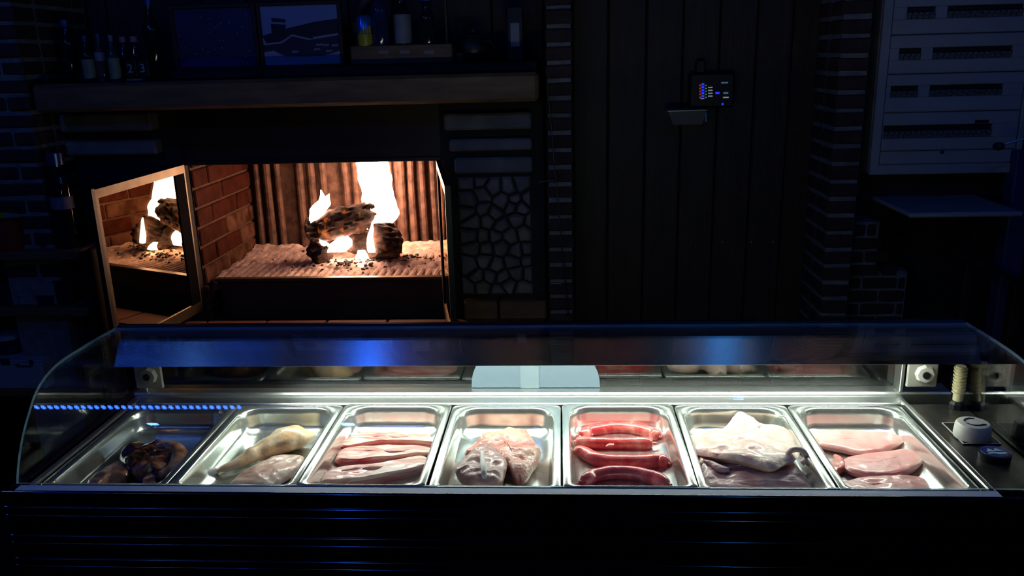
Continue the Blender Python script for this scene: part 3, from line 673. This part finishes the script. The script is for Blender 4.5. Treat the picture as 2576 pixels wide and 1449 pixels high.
for k, (x_, w_, h_, m_, lb) in enumerate(((20, .05, .05, 'print_dark', 'dark blue box at the far left of the second shelf'), (75, .04, .03, 'paper', 'small pale pack on the second shelf'), (125, .055, .025, 'print_dark', 'low blue box lying on the second shelf'), (172, .05, .075, 'bottle_dark', 'dim dark box at the right of the second shelf'))):
    p = px(x_, 742, 1, Y2); t = thing('shelf_box', lb, 'box', (p.x, Y2, -.193), 'boxes on the second shelf')
    part('carton', MB().cbox(p.x-w_/2, p.x+w_/2, Y2-.03, Y2+.03, -.193, -.193+h_, .003), m_, t); part('lid', MB().cbox(p.x-w_/2-.002, p.x+w_/2+.002, Y2-.032, Y2+.032, -.193+h_, -.187+h_, .002), m_, t)
a, b = px(-40, 932, 1, 1.44), px(98, 932, 1, 1.44)
t = thing('cardboard_box', 'pale cardboard box with dark print at the lower left', 'box', ((a.x+b.x)/2, 1.55, -.47))
M['box_white'] = mat('box_white', (.40, .42, .46), .6, 0, (.34, .36, .40), 8)
part('carton', MB().cbox(a.x, b.x, 1.46, 1.66, -.469, -.38, .003), 'box_white', t)
part('flap', MB().cbox(a.x+.01, b.x-.002, 1.47, 1.65, -.3795, -.372, .002), 'box_white', t)
for (x_, y_, w_, h_) in ((10, 900, .03, .006), (40, 905, .02, .03), (75, 898, .012, .02), (60, 922, .05, .005)):
    p = px(x_, y_, 1, 1.458); part('print_mark', MB().box(p.x-w_/2, p.x+w_/2, 1.4585, 1.4598, max(p.z-h_/2, -.465), min(p.z+h_/2, -.385)), 'print_dark', t)
p = px(25, 860, 1, 1.56)
t = thing('round_tin', 'round tin with a pale dark-patterned lid on top of the cardboard box', 'tin', (p.x, 1.56, -.3715))
part('tin', MB().lathe([(.045, 0), (.048, .004), (.048, .05)], (p.x, 1.56, -.3715), 24), 'print_dark', t, smooth=True)
part('lid', MB().lathe([(.05, .05), (.05, .062), (.046, .064)], (p.x, 1.56, -.3715), 24), 'box_white', t, smooth=True)
# ================================================================== REFRIGERATED DISPLAY CASE
XL, XR = -.03, 1.345
case = thing('display_case', 'long glass-topped refrigerated display case with lit steel interior and black ribbed front', 'display case', ((XL+XR)/2, .15, FL))
part('front_panel', MB().box(XL-.008, XR+.015, -.022, -.008, FL, -.009), 'black_gloss', case)
part('rear_panel', MB().box(XL-.008, XR+.015, .34, .352, FL, -.002), 'black', case)
part('side_panel', MB().box(XL-.008, XL+.006, -.0075, .3395, FL, -.001), 'black', case)
part('side_panel', MB().box(XR+.001, XR+.015, -.0075, .3395, FL, -.001), 'black', case)
part('well_floor', MB().box(XL+.007, XR, -.007, .339, -.075, -.062), 'black', case)
for y_ in (1251, 1290, 1311, 1364, 1383, 1424, 1442):
    z = px(1300, y_, 1, -.0235).z
    part('rib', MB().tube([(XL-.008, -.0225, z), ((XL+XR)/2, -.0225, z), (XR+.015, -.0225, z)], .0042, 28), 'black_gloss', case, smooth=True)
part('front_trim', MB().cbox(XL+.006, 1.262, -.0215, -.0045, -.0085, .0015, .0015), 'trim', case)
part('hinge_light_stop', MB().cbox(XL+.002, XR-.002, .2925, .305, .1205, .1305, .002), 'black', case)  # dark hinge profile added to hide lamp glow on the glass's rear edge
part('side_rail', MB().cbox(-.0135, -.0035, -.004, .29, -.012, .002, .0015), 'ledge', case)
part('side_rail', MB().cbox(1.2505, 1.2585, -.004, .29, -.012, .003, .0015), 'ledge', case)
part('rear_ledge', MB().cbox(-.02, 1.262, .2695, .297, -.016, .0005, .002), 'ledge', case)
part('rear_ledge', MB().cbox(XL+.008, XR-.004, .2975, .3395, -.016, .007, .003), 'ledge', case)
M['deck'] = mat('deck_steel', (.16, .15, .13), .35, .8, (.10, .095, .085), 40)
deck = part('control_deck', MB().cbox(1.2595, XR-.002, -.004, .2685, -.016, .0, .002), 'deck', case)
# canopy over the lamp
prof = [(.297, .124), (.250, .1215), (.2465, .1185), (.221, .0850), (.2235, .0838), (.2505, .1165), (.297, .1200)]
q = MB(); n = len(prof); cx0 = .0
q.add([(cx0, a, b) for a, b in prof]+[(XR-.006, a, b) for a, b in prof], [tuple(range(n)), tuple(reversed(range(n, 2*n)))]+[(i, i+n, (i+1) % n+n, (i+1) % n) for i in range(n)])
part('canopy', q, 'brushed', case)
part('canopy_bracket', MB().cbox(.0, .006, .298, .330, .0075, .122, .001), 'ledge', case)
part('canopy_bracket', MB().cbox(1.256, 1.262, .298, .330, .0075, .122, .001), 'ledge', case)
M['tube'] = emit('fluorescent_tube', (.93, 1.0, .90), 36)
part('lamp_tube', MB().tube([(.235, .249, .0945), (.7, .249, .0945), (1.245, .249, .0945)], .0095, 18), 'tube', case, smooth=True)
part('lamp_cap', MB().tube([(.015, .249, .0945), (.234, .249, .0945)], .0098, 14), 'grey_plastic', case, smooth=True)
part('lamp_cap', MB().tube([(1.246, .249, .0945), (1.28, .249, .0945)], .0098, 14), 'grey_plastic', case, smooth=True)
# rear sliding panes and a plain pale half-round shape at their overlap
part('rear_pane', MB().box(.007, .676, .3200, .3235, .0075, .121), 'rear_glass', case)
part('rear_pane', MB().box(.644, 1.255, .3245, .328, .0075, .121), 'rear_glass', case)
arch = [(.668-.108, .008)]+[(.668+.108*math.cos(a), .008+.085*math.sin(a)**.85) for a in [math.pi*(1-k/24) for k in range(1, 24)]]+[(.668+.108, .008)]
part('pale_half_round', MB().prism(arch, .3185, .3197), 'half_round', case)
part('pane_overlap_strip', MB().box(.643, .674, .3176, .3184, .0075, .095), mat('overlap_strip', (.12, .165, .185), .5), case)
# lamp sockets, conduit, knob, badge
for xx in (.012, 1.285):
    sk = part('socket_plate', MB().cbox(xx-.022, xx+.026, .292, .297, .018, .062, .002), 'grey_plastic', case)
    part('socket_ring', MB().tube([(xx+.004, .292, .042), (xx+.004, .284, .042)], [.015, .013], 8), 'white_plastic' if xx > 1 else 'grey_plastic', sk, smooth=False)
    part('socket_core', MB().tube([(xx+.004, .284, .042), (xx+.004, .281, .042)], .006, 10), 'black', sk)
cp = [(1.330, .262, .066), (1.3305, .262, .045), (1.329, .258, .025), (1.326, .252, .001)]
cnd = part('conduit', MB().tube(spline(cp, 12), .0075, 12), 'conduit', case, smooth=True)
for k, p in enumerate(spline(cp, 12)[1:9]):
    part('conduit_ring', MB().tube([p+Vector((0, 0, .0012)), p-Vector((0, 0, .0012))], .0098, 14), 'conduit', cnd, smooth=True)
part('conduit_gland', MB().lathe([(.012, 0), (.012, .008), (.009, .012)], (1.326, .252, .0005), 8), 'black', case)
cpl = part('control_plate', MB().cbox(1.278, 1.330, .124, .195, .0003, .0018, .0005), 'black', deck)
for (a, b, c_, d) in ((1.2785, 1.280, .125, .194), (1.2785, 1.3295, .1245, .126), (1.2785, 1.3295, .1935, .195), (1.3295, 1.331, .125, .194), (1.290, 1.291, .126, .136)):
    part('plate_line', MB().box(a, b, c_, d, .0019, .0022), 'white_plastic', deck)
kx, ky = 1.300, .147
kn = part('knob', MB().rings([[(kx+(r+(.0006*(i % 2)))*math.cos(2*math.pi*i/36), ky+(r+(.0006*(i % 2)))*math.sin(2*math.pi*i/36), z) for i in range(36)] for r, z in ((.0235, .0025), (.0240, .006), (.0225, .022), (.0205, .0245), (.016, .0252))]), 'white_plastic', case, smooth=True)
arc = [(kx+.012*math.cos(a), ky+.012*math.sin(a), .0256) for a in [math.radians(60+k*14) for k in range(19)]]
part('dial_arc', MB().tube(arc, .0009, 6), 'print_dark', kn)
part('dial_arc', MB().tube([arc[-1], (arc[-1][0]+.005, arc[-1][1]-.001, .0256)], .0012, 6), 'print_dark', kn)
M['badge_blue'] = mat('badge_blue', (.03, .05, .22), .3); M['badge_pale'] = mat('badge_pale', (.45, .65, .75), .4)
ex, ey = 1.3005, .083
bd = part('badge', MB().rings([[(ex+r*math.cos(2*math.pi*i/32), ey+r*.92*math.sin(2*math.pi*i/32), z) for i in range(32)] for r, z in ((.020, .0003), (.0205, .008), (.021, .0105), (.0185, .0112))]), ['black'], case, smooth=True)
part('badge_face', MB().rings([[(ex+r*math.cos(2*math.pi*i/32), ey+r*.92*math.sin(2*math.pi*i/32), z) for i in range(32)] for r, z in ((.0182, .0112), (.018, .0118))]), 'badge_blue', bd)
for pts in (((-.012, -.002), (-.006, .008), (.000, -.002)), ((-.002, .0005), (.004, .009), (.011, -.001)), ((-.014, -.009), (-.010, -.004), (.012, -.003), (.014, -.007), (.004, -.010), (-.004, -.007))):
    q = MB(); n = len(pts); vs = [(ex+a, ey+b, .0119) for a, b in pts]+[(ex+a, ey+b, .0123) for a, b in pts]
    q.add(vs, [tuple(range(n)), tuple(range(n, 2*n))]+[(i, (i+1) % n, (i+1) % n+n, i+n) for i in range(n)]); part('badge_mark', q, 'badge_pale', bd)
# curved front glass
gp = [(.292, .1275), (.24, .1290), (.19, .1295), (.15, .1290), (.12, .1262), (.09, .1180), (.066, .1045), (.049, .088), (.032, .069), (.019, .051), (.007, .030), (-.001, .012), (-.004, .0025)]
G = spline([(0, a, b) for a, b in gp], 48); inn = []
for i, p in enumerate(G):
    tv = (G[min(i+1, 48)]-G[max(i-1, 0)]).normalized(); nv = Vector((0, tv.z, -tv.y))
    if nv.z > 0 or (i > 40 and nv.y < 0): nv = -nv
    inn.append(p+nv*.005)
if (inn[20]-Vector((0, .2, 0))).length > (G[20]-Vector((0, .2, 0))).length: inn = [2*a-b for a, b in zip(G, inn)]
q = MB(); n = 49; vs = []
for X_ in (XL, XR): vs += [(X_, p.y, p.z) for p in G]+[(X_, p.y, p.z) for p in inn]
q.add(vs, [(i, i+1, 2*n+i+1, 2*n+i) for i in range(n-1)]+[(n+i+1, n+i, 3*n+i, 3*n+i+1) for i in range(n-1)], 0)
q.add(vs, [(i, n+i, n+i+1, i+1) for i in range(n-1)]+[(2*n+i+1, 3*n+i+1, 3*n+i, 2*n+i) for i in range(n-1)]+[(0, 2*n, 3*n, n), (n-1, 2*n-1, 4*n-1, 3*n-1)], 1)
fg = part('front_glass', q, ['glass', 'glass_edge'], case, smooth=True)
for X_ in (XL+.001, XR-.004):
    pl_ = [(p.y, p.z) for p in inn[::3]]+[(.30, .123), (.30, .0075), (.262, .003), (.0, .003)]
    n = len(pl_); q = MB(); q.add([(X_, a, b) for a, b in pl_]+[(X_+.003, a, b) for a, b in pl_], [tuple(range(n)), tuple(reversed(range(n, 2*n)))]); part('side_glass', q, 'glass', case)
# ================================================================== PANS
def rr(w, y0, y1, r, rf, z, k=6):
    """rounded rectangle from y0 (front, corner radius rf) to y1 (rear, corner radius r)"""
    out = []
    for cx, cy, a0, q_ in ((w/2-r, y1-r, 0, r), (-w/2+r, y1-r, 90, r), (-w/2+rf, y0+rf, 180, rf), (w/2-rf, y0+rf, 270, rf)):
        for i in range(k+1): a = math.radians(a0+90*i/k); out.append(Vector((cx+q_*math.cos(a), cy+q_*math.sin(a), z)))
    return out
PW = .1755; F_, B_ = -.134, .134            # outer rim, front and rear, round the pan's middle
W_, f_, b_ = .152, -.1275, .1225            # opening
q = MB()
loops = [rr(PW, F_, B_, .010, .006, -.0040), rr(PW, F_, B_, .010, .006, -.0012), rr(PW-.002, F_+.001, B_-.001, .010, .006, 0), rr(PW-.012, F_+.003, B_-.006, .022, .010, .0004), rr(W_+.004, f_-.0015, b_+.002, .034, .014, -.0004)]
for ins, z in ((0, -.0025), (.0012, -.012), (.0030, -.023), (.0042, -.0290), (.0062, -.0325), (.0180, -.0390), (.0225, -.0398), (.027, -.0400)):
    loops.append(rr(W_-2*ins, f_+ins, b_-ins, .033-ins*.6, .014, z))
q.rings(loops, cap0=False)
lo2 = [rr(PW, F_, B_, .010, .006, -.0040), rr(PW-.003, F_+.001, B_-.0015, .010, .006, -.0040), rr(PW-.004, F_+.002, B_-.002, .012, .008, -.0015)]
for ins, z in ((-.0012, -.004), (.0002, -.013), (.0020, -.024), (.0036, -.0305), (.0060, -.0345), (.017, -.0405), (.026, -.0415)):
    lo2.append(rr(W_-2*ins, f_+ins, b_-ins, .033-ins*.6, .014, z))
q.rings([list(reversed(l)) for l in lo2], cap0=False)
pme = q.mesh('steel_pan', 'steel', True, Vector((0, 0, -.042))); sharp(pme, 50)
pan_lab = ['leftmost steel pan, half in shadow, holding one dark roasted piece', 'steel pan holding the raw chicken leg', 'steel pan holding three pale pork belly strips',
           'middle steel pan holding two raw boneless meat pieces', 'steel pan holding four red sausages', 'steel pan holding the large pale meat slab', 'rightmost steel pan holding three pink fillets']
for i in range(7):
    o = bpy.data.objects.new('steel_pan', pme); col.objects.link(o)
    o.location = ((i+.5)*.178, .1300, Z0-.042+(.0025 if i in (2, 4) else 0)); o.rotation_euler.z = (0, .003, -.005, .002, .004, -.003, 0)[i]
    tag(o, pan_lab[i], 'pan', 'steel pans in the display case')
# ================================================================== MEAT
def meat(name, c1, c2, c3, scale, p=(.32, .5, .68), rough=.36, bump=.35, stretch=None, dist=1.0, coat=.25, bscale=90):
    m = mat(name, c1, rough, 0, c2, scale, bump, bscale, sss=.25, stretch=stretch, coat=coat, distort=dist)
    r = [n for n in m.node_tree.nodes if n.type == 'VALTORGB'][0].color_ramp
    r.elements[0].position = p[0]; r.elements[1].position = p[2]; e = r.elements.new(p[1]); e.color = (*c2, 1); r.elements[2].color = (*c3, 1)
    return m
M['roast'] = meat('roasted_meat', (.015, .005, .004), (.19, .05, .02), (.50, .24, .11), 34, (.42, .52, .68), .28, .9)
M['roast_pale'] = meat('roasted_edge', (.22, .06, .025), (.46, .22, .12), (.60, .40, .28), 40, rough=.3)
M['chicken'] = meat('raw_chicken', (.62, .36, .16), (.74, .54, .32), (.80, .66, .46), 26)
M['chicken_flesh'] = meat('raw_chicken_flesh', (.56, .29, .21), (.66, .43, .33), (.76, .60, .46), 30)
M['bone'] = mat('bone', (.75, .74, .68), .4, 0, (.66, .62, .55), 40)
M['belly'] = meat('pork_belly', (.60, .13, .11), (.76, .42, .34), (.84, .64, .54), 22, (.36, .46, .54), stretch=(.45, 2.2, 2.0))
M['belly_edge'] = meat('pork_belly_edge', (.52, .10, .09), (.66, .26, .21), (.78, .48, .40), 22, stretch=(.5, 2, 2))
M['belly_rind'] = meat('pork_belly_rind', (.46, .09, .09), (.60, .20, .17), (.70, .36, .30), 22, stretch=(.5, 2, 2))
M['thigh'] = meat('raw_thigh', (.28, .10, .085), (.40, .195, .17), (.60, .40, .33), 24, (.34, .5, .70), bump=.6)
M['thigh_pink'] = meat('raw_thigh_pink', (.42, .075, .06), (.56, .21, .16), (.72, .44, .31), 24, (.32, .46, .66), bump=.6)
M['sausage'] = meat('red_sausage', (.58, .042, .045), (.72, .13, .11), (.86, .42, .32), 46, (.40, .56, .76), .3, .2, coat=.4)
M['sausage_dark'] = meat('dark_sausage', (.44, .028, .050), (.58, .075, .09), (.74, .28, .26), 46, (.40, .58, .78), .3, .2, coat=.4)
M['slab'] = meat('pale_meat', (.68, .20, .17), (.80, .46, .38), (.85, .65, .54), 14, (.26, .38, .52), bump=.6)
M['slab_grey'] = meat('greyish_meat', (.44, .18, .18), (.58, .34, .33), (.74, .55, .49), 24, stretch=(.8, 2, 2), bump=.6)
M['fillet'] = meat('pork_fillet', (.72, .25, .22), (.80, .38, .34), (.84, .48, .43), 12)
M['fillet_edge'] = meat('pork_fillet_flap', (.62, .13, .10), (.70, .22, .17), (.78, .36, .28), 20)
def crop(org, sc_):
    return lambda pts: [(org[0]+p[0]/sc_, org[1]+p[1]/sc_)+tuple(p[2:]) for p in pts]
c2_ = crop((0, 800), 3.15); c3_ = crop((400, 960), 3.481); c4_ = crop((1060, 960), 3.68); c5_ = crop((1660, 980), 3.68)
FLOOR = -.0398
def slab(pts, zmid, up, dn, sd=0., amp=.003, edge=.3, n=84, k=13, zc=None, freq=38., q=None):
    """organic flat piece: outline pixels on the height zmid (or own z / own Y), thickness up and dn round it"""
    B = []
    for p in pts:
        if len(p) == 2: B.append(px(p[0], p[1], 2, zmid))
        elif p[2] == 'Y': B.append(px(p[0], p[1], 1, p[3]))
        else: B.append(px(p[0], p[1], 2, p[2]))
    B = cspline(B, n); c = sum(B, Vector())/n
    xx = sum((p.x-c.x)**2 for p in B); yy = sum((p.y-c.y)**2 for p in B); xy = sum((p.x-c.x)*(p.y-c.y) for p in B)
    th = .5*math.atan2(2*xy, xx-yy); ax = Vector((math.cos(th), math.sin(th), 0)); bx = Vector((-ax.y, ax.x, 0))
    ea = max(abs((p-c).dot(ax)) for p in B); eb = max(abs((p-c).dot(bx)) for p in B); hl = max(0, ea-eb)*.85
    loops_t = []; loops_b = []
    for j in range(k+1):
        s = j/k; e = min(1, s/edge); h = math.sqrt(max(0, 1-(1-e)**2)); Lt = []; Lb = []
        for p in B:
            t = max(-hl, min(hl, (p-c).dot(ax))); A_ = c+ax*t; A_.z = (p.z*.35+c.z*.65) if zc is None else zc
            g = p.lerp(A_, s*.985)
            nz = noise.noise(Vector((g.x*freq+sd, g.y*freq, sd)))*1.2+.6*noise.noise(Vector((g.x*freq*2.6, g.y*freq*2.6+sd, 3)))
            Lt.append(Vector((g.x, g.y, g.z+h*(up+amp*nz)))); Lb.append(Vector((g.x, g.y, g.z-h*dn)))
        loops_t.append(Lt); loops_b.append(Lb)
    lo = min(p.z for L in loops_t+loops_b for p in L)
    q = q or MB()
    for L in loops_t+loops_b:
        for p in L: p.z = max(p.z, FLOOR+.0003)
    q.rings(list(reversed(loops_b))+loops_t[1:])
    return q
def sweep(path, R, zoff=None, flat=.85, n=20, steps=30, sd=0., amp=.001, q=None):
    P = spline(path, steps); RR = [max(.0006, v.x) for v in spline([(r, 0, 0) for r in R], steps)]
    o = len(q.v) if q else 0; q = q or MB(); q.tube(P, RR, n, flat=flat)
    for i in range(o, len(q.v)):
        p = q.v[i]; d = noise.noise(Vector((p.x*60+sd, p.y*60, p.z*60))); a = min(P, key=lambda s_: (s_-p).length); v = p-a
        if v.length > 1e-6: q.v[i] = p+v.normalized()*amp*d
        q.v[i].z = max(q.v[i].z, FLOOR+.0003)
    return q
def zpx(pts, z): return [px(p[0], p[1], 2, p[2] if len(p) > 2 else z) for p in pts]
# pan 1
t = thing('roasted_meat', 'single dark roasted meat piece with blackened top in the leftmost pan', 'meat', (.09, .12, FLOOR))
part('main_piece', slab(c2_([(950, 1110), (985, 1045), (1060, 1012), (1180, 1005), (1300, 1000), (1400, 1025), (1438, 1090), (1410, 1170), (1330, 1235), (1230, 1262), (1120, 1230), (1010, 1220)]), -.024, .010, .02, 3, .005, .45), 'roast', t, smooth=True)
part('crust_ring', sweep(zpx(c2_([(1240, 1020), (1340, 1015), (1415, 1060), (1420, 1120), (1370, 1190), (1270, 1240)]), -.018), (.006, .010, .012, .012, .011, .005), sd=4, amp=.002), 'roast_pale', t, smooth=True)
part('shank', slab(c2_([(690, 1330), (720, 1275), (800, 1235), (880, 1180), (960, 1150), (1040, 1200), (1000, 1260), (900, 1270), (820, 1310), (760, 1345)]), -.026, .008, .015, 7, .003, .5), 'roast_pale', t, smooth=True)
part('flap', slab(c2_([(1130, 1290), (1180, 1245), (1225, 1230), (1240, 1330), (1190, 1360), (1140, 1350)]), -.026, .005, .014, 9, .002, .5), 'roast_pale', t, smooth=True)
# pan 2
leg = [px(519, 1191, 2, -.032), px(545, 1184, 2, -.031), px(585, 1170, 2, -.029), px(630, 1148, 2, -.026), px(675, 1124, 2, -.023), px(715, 1108, 2, -.021), px(755, 1100, 2, -.022), px(790, 1096, 2, -.026)]
t = thing('chicken_drumstick', 'raw chicken leg with a white bone end lying across its pan', 'chicken', (leg[3].x, leg[3].y, FLOOR))
part('meat', sweep(leg[1:], (.0065, .009, .013, .018, .0235, .021, .006), flat=.75, sd=2, amp=.004, n=26), 'chicken', t, smooth=True)
part('bone_end', sweep([leg[0]+Vector((-.003, -.002, 0)), leg[0], leg[1]], (.004, .0068, .005), sd=1, amp=.001, steps=10), 'bone', t, smooth=True)
q = slab(c3_([(960, 690), (1050, 668), (1180, 655), (1270, 680), (1288, 715), (1240, 770), (1160, 840), (1060, 900), (960, 945), (760, 950), (600, 945), (640, 880), (720, 815), (850, 745)]), -.034, .009, .006, 5, .003, .5)
top('chicken_fillet', q, 'chicken_flesh', 'flat raw chicken piece in front of the chicken leg', 'chicken', smooth=True)
# pan 3
for k, (pts, lb) in enumerate((
    ([(1590, 575), (1620, 520), (1780, 455), (1980, 435), (2130, 448), (2300, 455), (2400, 500), (2445, 540), (2420, 575), (2250, 562), (2100, 556), (1900, 562), (1790, 575), (1660, 600)], 'back strip of raw pork belly, nearest the lamp'),
    ([(1540, 705), (1590, 615), (1700, 585), (1900, 572), (2100, 572), (2300, 578), (2395, 600), (2390, 635), (2250, 672), (2050, 692), (1800, 718), (1600, 725)], 'middle strip of raw pork belly'),
    ([(1415, 890), (1450, 820), (1530, 772), (1700, 745), (1900, 732), (2100, 695), (2250, 662), (2345, 675), (2360, 740), (2330, 772), (2100, 825), (1850, 875), (1600, 905), (1440, 915)], 'front strip of raw pork belly, the longest of the three'))):
    t = thing('pork_belly_strip', lb, 'pork belly', tuple(px(*c3_([(pts[0][0]*.5+pts[7][0]*.5, pts[0][1]*.5+pts[7][1]*.5)])[0], 2, FLOOR)), 'pork belly strips')
    nh = 8 if k == 0 else 8
    fat = [(a, b-(6 if i < nh else 34)) for i, (a, b) in enumerate(pts)]
    part('fat_layer', slab(c3_(fat), -.0255, .0028, .004, 20+k*3, .0016, .16), 'belly', t, smooth=True)
    part('rind_edge', slab(c3_([(a, b+(0 if i < nh else 4)) for i, (a, b) in enumerate(pts)]), -.0325, .0035, .006, 30+k*3, .001, .10), 'belly_rind', t, smooth=True)
    # lean streaks on top
    for (fa, ln_) in ((.30, .2), (.62, .16)):
        i0 = int(len(pts)*.2); a = Vector((*c3_([pts[2]])[0], 0)); b = Vector((*c3_([pts[5]])[0], 0)); m0 = a.lerp(b, fa); d = (b-a).normalized()
        path = [px(m0.x+d.x*s_*60, m0.y+d.y*s_*60+5+(2 if fa > .5 else 0), 2, -.0230) for s_ in (-.5, -.2, .1, .4)]
        part('lean_streak', sweep(path, (.001, .0055, .0050, .001), flat=.45, sd=k, amp=.0015, steps=16), 'belly_edge', t, smooth=True)
# pan 4
q = slab(c4_([(400, 680), (450, 610), (545, 555), (560, 500), (700, 488), (830, 448), (970, 468), (1010, 515), (1060, 580), (1108, 650), (1085, 740), (1040, 800), (990, 885), (925, 930), (860, 890), (800, 800), (690, 720), (540, 700)]), -.026, .011, .016, 41, .005, .45, freq=40)
top('boneless_thigh', q, 'thigh_pink', 'pinker boneless meat piece at the back of the middle pan', 'meat', 'boneless pieces in the middle pan', smooth=True)
pts = c4_([(310, 835), (345, 765), (430, 690), (530, 600), (640, 585), (700, 640), (790, 735), (785, 830), (750, 920), (680, 955), (560, 960), (470, 940), (375, 880)])
c = px(1215, 1170, 2, FLOOR); t = thing('boneless_thigh', 'greyer boneless meat piece with white tendon at the front of the middle pan', 'meat', tuple(c), 'boneless pieces in the middle pan')
part('meat', slab(pts, -.018, .008, .02, 47, .0045, .45, freq=42), 'thigh', t, smooth=True)
part('tendon', sweep([px(*p, 2, z) for p, z in zip(c4_([(555, 640), (570, 740), (578, 830), (585, 915)]), (-.0085, -.0055, -.0065, -.015))], (.002, .0038, .0042, .003), flat=.6, sd=2, amp=.001), 'bone', t, smooth=True)
# pan 5
for k, (pts, r, mm, lb) in enumerate((
    ([(1468, 505), (1560, 455), (1750, 428), (1950, 432), (2130, 470), (2205, 510)], .0100, 'sausage', 'rearmost of the four red sausages'),
    ([(1428, 555), (1600, 568), (1800, 568), (2000, 570), (2145, 572)], .0098, 'sausage', 'second sausage from the back with a small pale tip'),
    ([(1418, 640), (1500, 660), (1620, 718), (1800, 738), (2000, 738), (2200, 728), (2285, 760)], .0104, 'sausage', 'third sausage from the back, bent up at its left end'),
    ([(1490, 925), (1600, 868), (1800, 840), (2000, 852), (2150, 890), (2285, 950)], .0105, 'sausage_dark', 'front sausage, the darkest of the four'))):
    P = zpx(c4_(pts), FLOOR+r*.95)
    a, b = P[0], P[-1]; da = (P[0]-P[1]).normalized(); db = (P[-1]-P[-2]).normalized()
    t = thing('sausage', lb, 'sausage', (P[2].x, P[2].y, FLOOR), 'sausages in the pan')
    part('sausage_body', sweep([a, a+(P[1]-a)*.10]+[P[0].lerp(P[1], .5)]+P[1:-1]+[P[-2].lerp(b, .5), b-(b-P[-2])*.10, b], [r*.35, r*.75, r]+[r]*(len(P)-2)+[r, r*.75, r*.35], flat=.95, sd=k*7, amp=.0012, steps=44, n=22), mm, t, smooth=True)
    for e, d in ((a, da), (b, db)):
        part('casing_end', sweep([e-d*.003, e+d*.002, e+d*.005], (r*.4, r*.22, r*.28), sd=k, amp=.0006, steps=6, n=10), mm, t, smooth=True)
p = px(*c4_([(1745, 585)])[0], 2, -.024); 
part('pale_tip', sweep([p+Vector((-.006, -.003, -.001)), p, p+Vector((.006, .001, .0))], (.001, .0035, .0025), flat=.6, steps=8, n=10), 'fillet_edge', bpy.data.objects['sausage.001'], smooth=True)
# pan 6
q = slab(c5_([(295, 660), (350, 610), (430, 640), (560, 668), (740, 700), (950, 760), (1120, 720), (1240, 690), (1330, 780), (1385, 850), (1390, 930), (1100, 950), (800, 960), (500, 960), (380, 920), (340, 820)]), -.027, .009, .014, 61, .005, .42, freq=40)
top('grey_meat_slice', q, 'slab_grey', 'greyish raw meat slice in front, under the pale slab', 'meat', smooth=True)
t = thing('meat_slab', 'large pale raw meat slab with a pink peak leaning on the pan back', 'meat', (.985, .16, FLOOR))
UP = c5_([(240, 450, -.014), (400, 402, -.014), (560, 382, -.012), (640, 310, -.002), (690, 245, 'Y', .236), (750, 212, 'Y', .238), (815, 245, 'Y', .236), (930, 318, -.002), (1060, 345, -.010), (1170, 370, -.012), (1250, 440, -.014), (1300, 540, -.012), (1270, 640, -.008), (1180, 680, -.006), (1060, 735, -.006), (900, 705, -.006), (700, 655, -.006), (540, 635, -.008), (400, 615, -.010), (285, 590, -.014), (255, 520, -.014)])
part('slab', slab(UP, -.01, .007, .012, 67, .0032, .25, zc=-.006, freq=40), 'slab', t, smooth=True)
rc = px(*c5_([(1262, 615)])[0], 2, -.006)
part('rolled_end', sweep([rc+Vector((.013*math.cos(a), -.002+.003*math.sin(a), .010*math.sin(a))) for a in [math.radians(g) for g in range(-60, 270, 30)]], [.0048]*11, sd=5, amp=.001), 'slab', t, smooth=True)
part('corner_roll', sweep(zpx(c5_([(285, 610), (330, 590), (385, 600), (395, 650), (370, 690)]), -.016), (.003, .005, .005, .005, .003), sd=8, amp=.001), 'slab', t, smooth=True)
part('fold', sweep(zpx(c5_([(410, 665), (480, 690), (560, 735), (640, 745)]), -.016), (.004, .0055, .006, .003), sd=9, amp=.001), 'slab_grey', bpy.data.objects['meat_slab'], smooth=True)
# pan 7
q = slab(c5_([(1375, 420), (1420, 470), (1500, 520), (1700, 562), (1850, 595), (2000, 590), (2150, 545), (2250, 490), (2235, 445), (2130, 410), (1950, 395), (1700, 385), (1500, 390)]), -.031, .0045, .008, 71, .0012, .25)
top('pork_fillet', q, 'fillet', 'rearmost of the three pink fillets, palest under the lamp', 'fillet', 'pork fillets', smooth=True)
t = thing('pork_fillet', 'middle pink fillet with a small ragged flap at its left end', 'fillet', tuple(px(2225, 1165, 2, FLOOR)), 'pork fillets')
part('slice', slab(c5_([(1690, 690), (1720, 640), (1900, 602), (2100, 582), (2300, 560), (2380, 600), (2440, 650), (2380, 730), (2200, 798), (2000, 805), (1850, 788), (1740, 750)]), -.031, .0045, .008, 73, .0012, .25), 'fillet', t, smooth=True)
part('flap', slab(c5_([(1550, 690), (1605, 665), (1605, 612), (1640, 615), (1700, 660), (1720, 710), (1670, 750), (1610, 772)]), -.031, .004, .008, 75, .0025, .5), 'fillet_edge', t, smooth=True)
q = slab(c5_([(1680, 875), (1760, 850), (1900, 822), (2100, 812), (2350, 812), (2450, 840), (2500, 900), (2480, 960), (2200, 990), (1850, 990), (1700, 940)]), -.032, .0045, .007, 77, .0015, .25)
top('pork_fillet', q, 'fillet', 'front pink fillet partly hidden by the pan edge', 'fillet', 'pork fillets', smooth=True)
# ================================================================== BLUE LED STRIP ON THE CEILING ABOVE THE CASE
M['led_strip'] = emit('led_strip', (.03, .12, 1), 40)
t = thing('led_strip', 'blue dotted light strip mirrored in the left of the curved glass', 'light strip', (-.6, -.58, 1.30))
part('strip', MB().box(-.95, -.26, -.586, -.574, 1.312, 1.3195), 'black', t)
for k in range(31): part('diode', MB().cbox(-.93+k*.0215, -.920+k*.0215, -.587, -.573, 1.308, 1.3118, .001), 'led_strip', t)
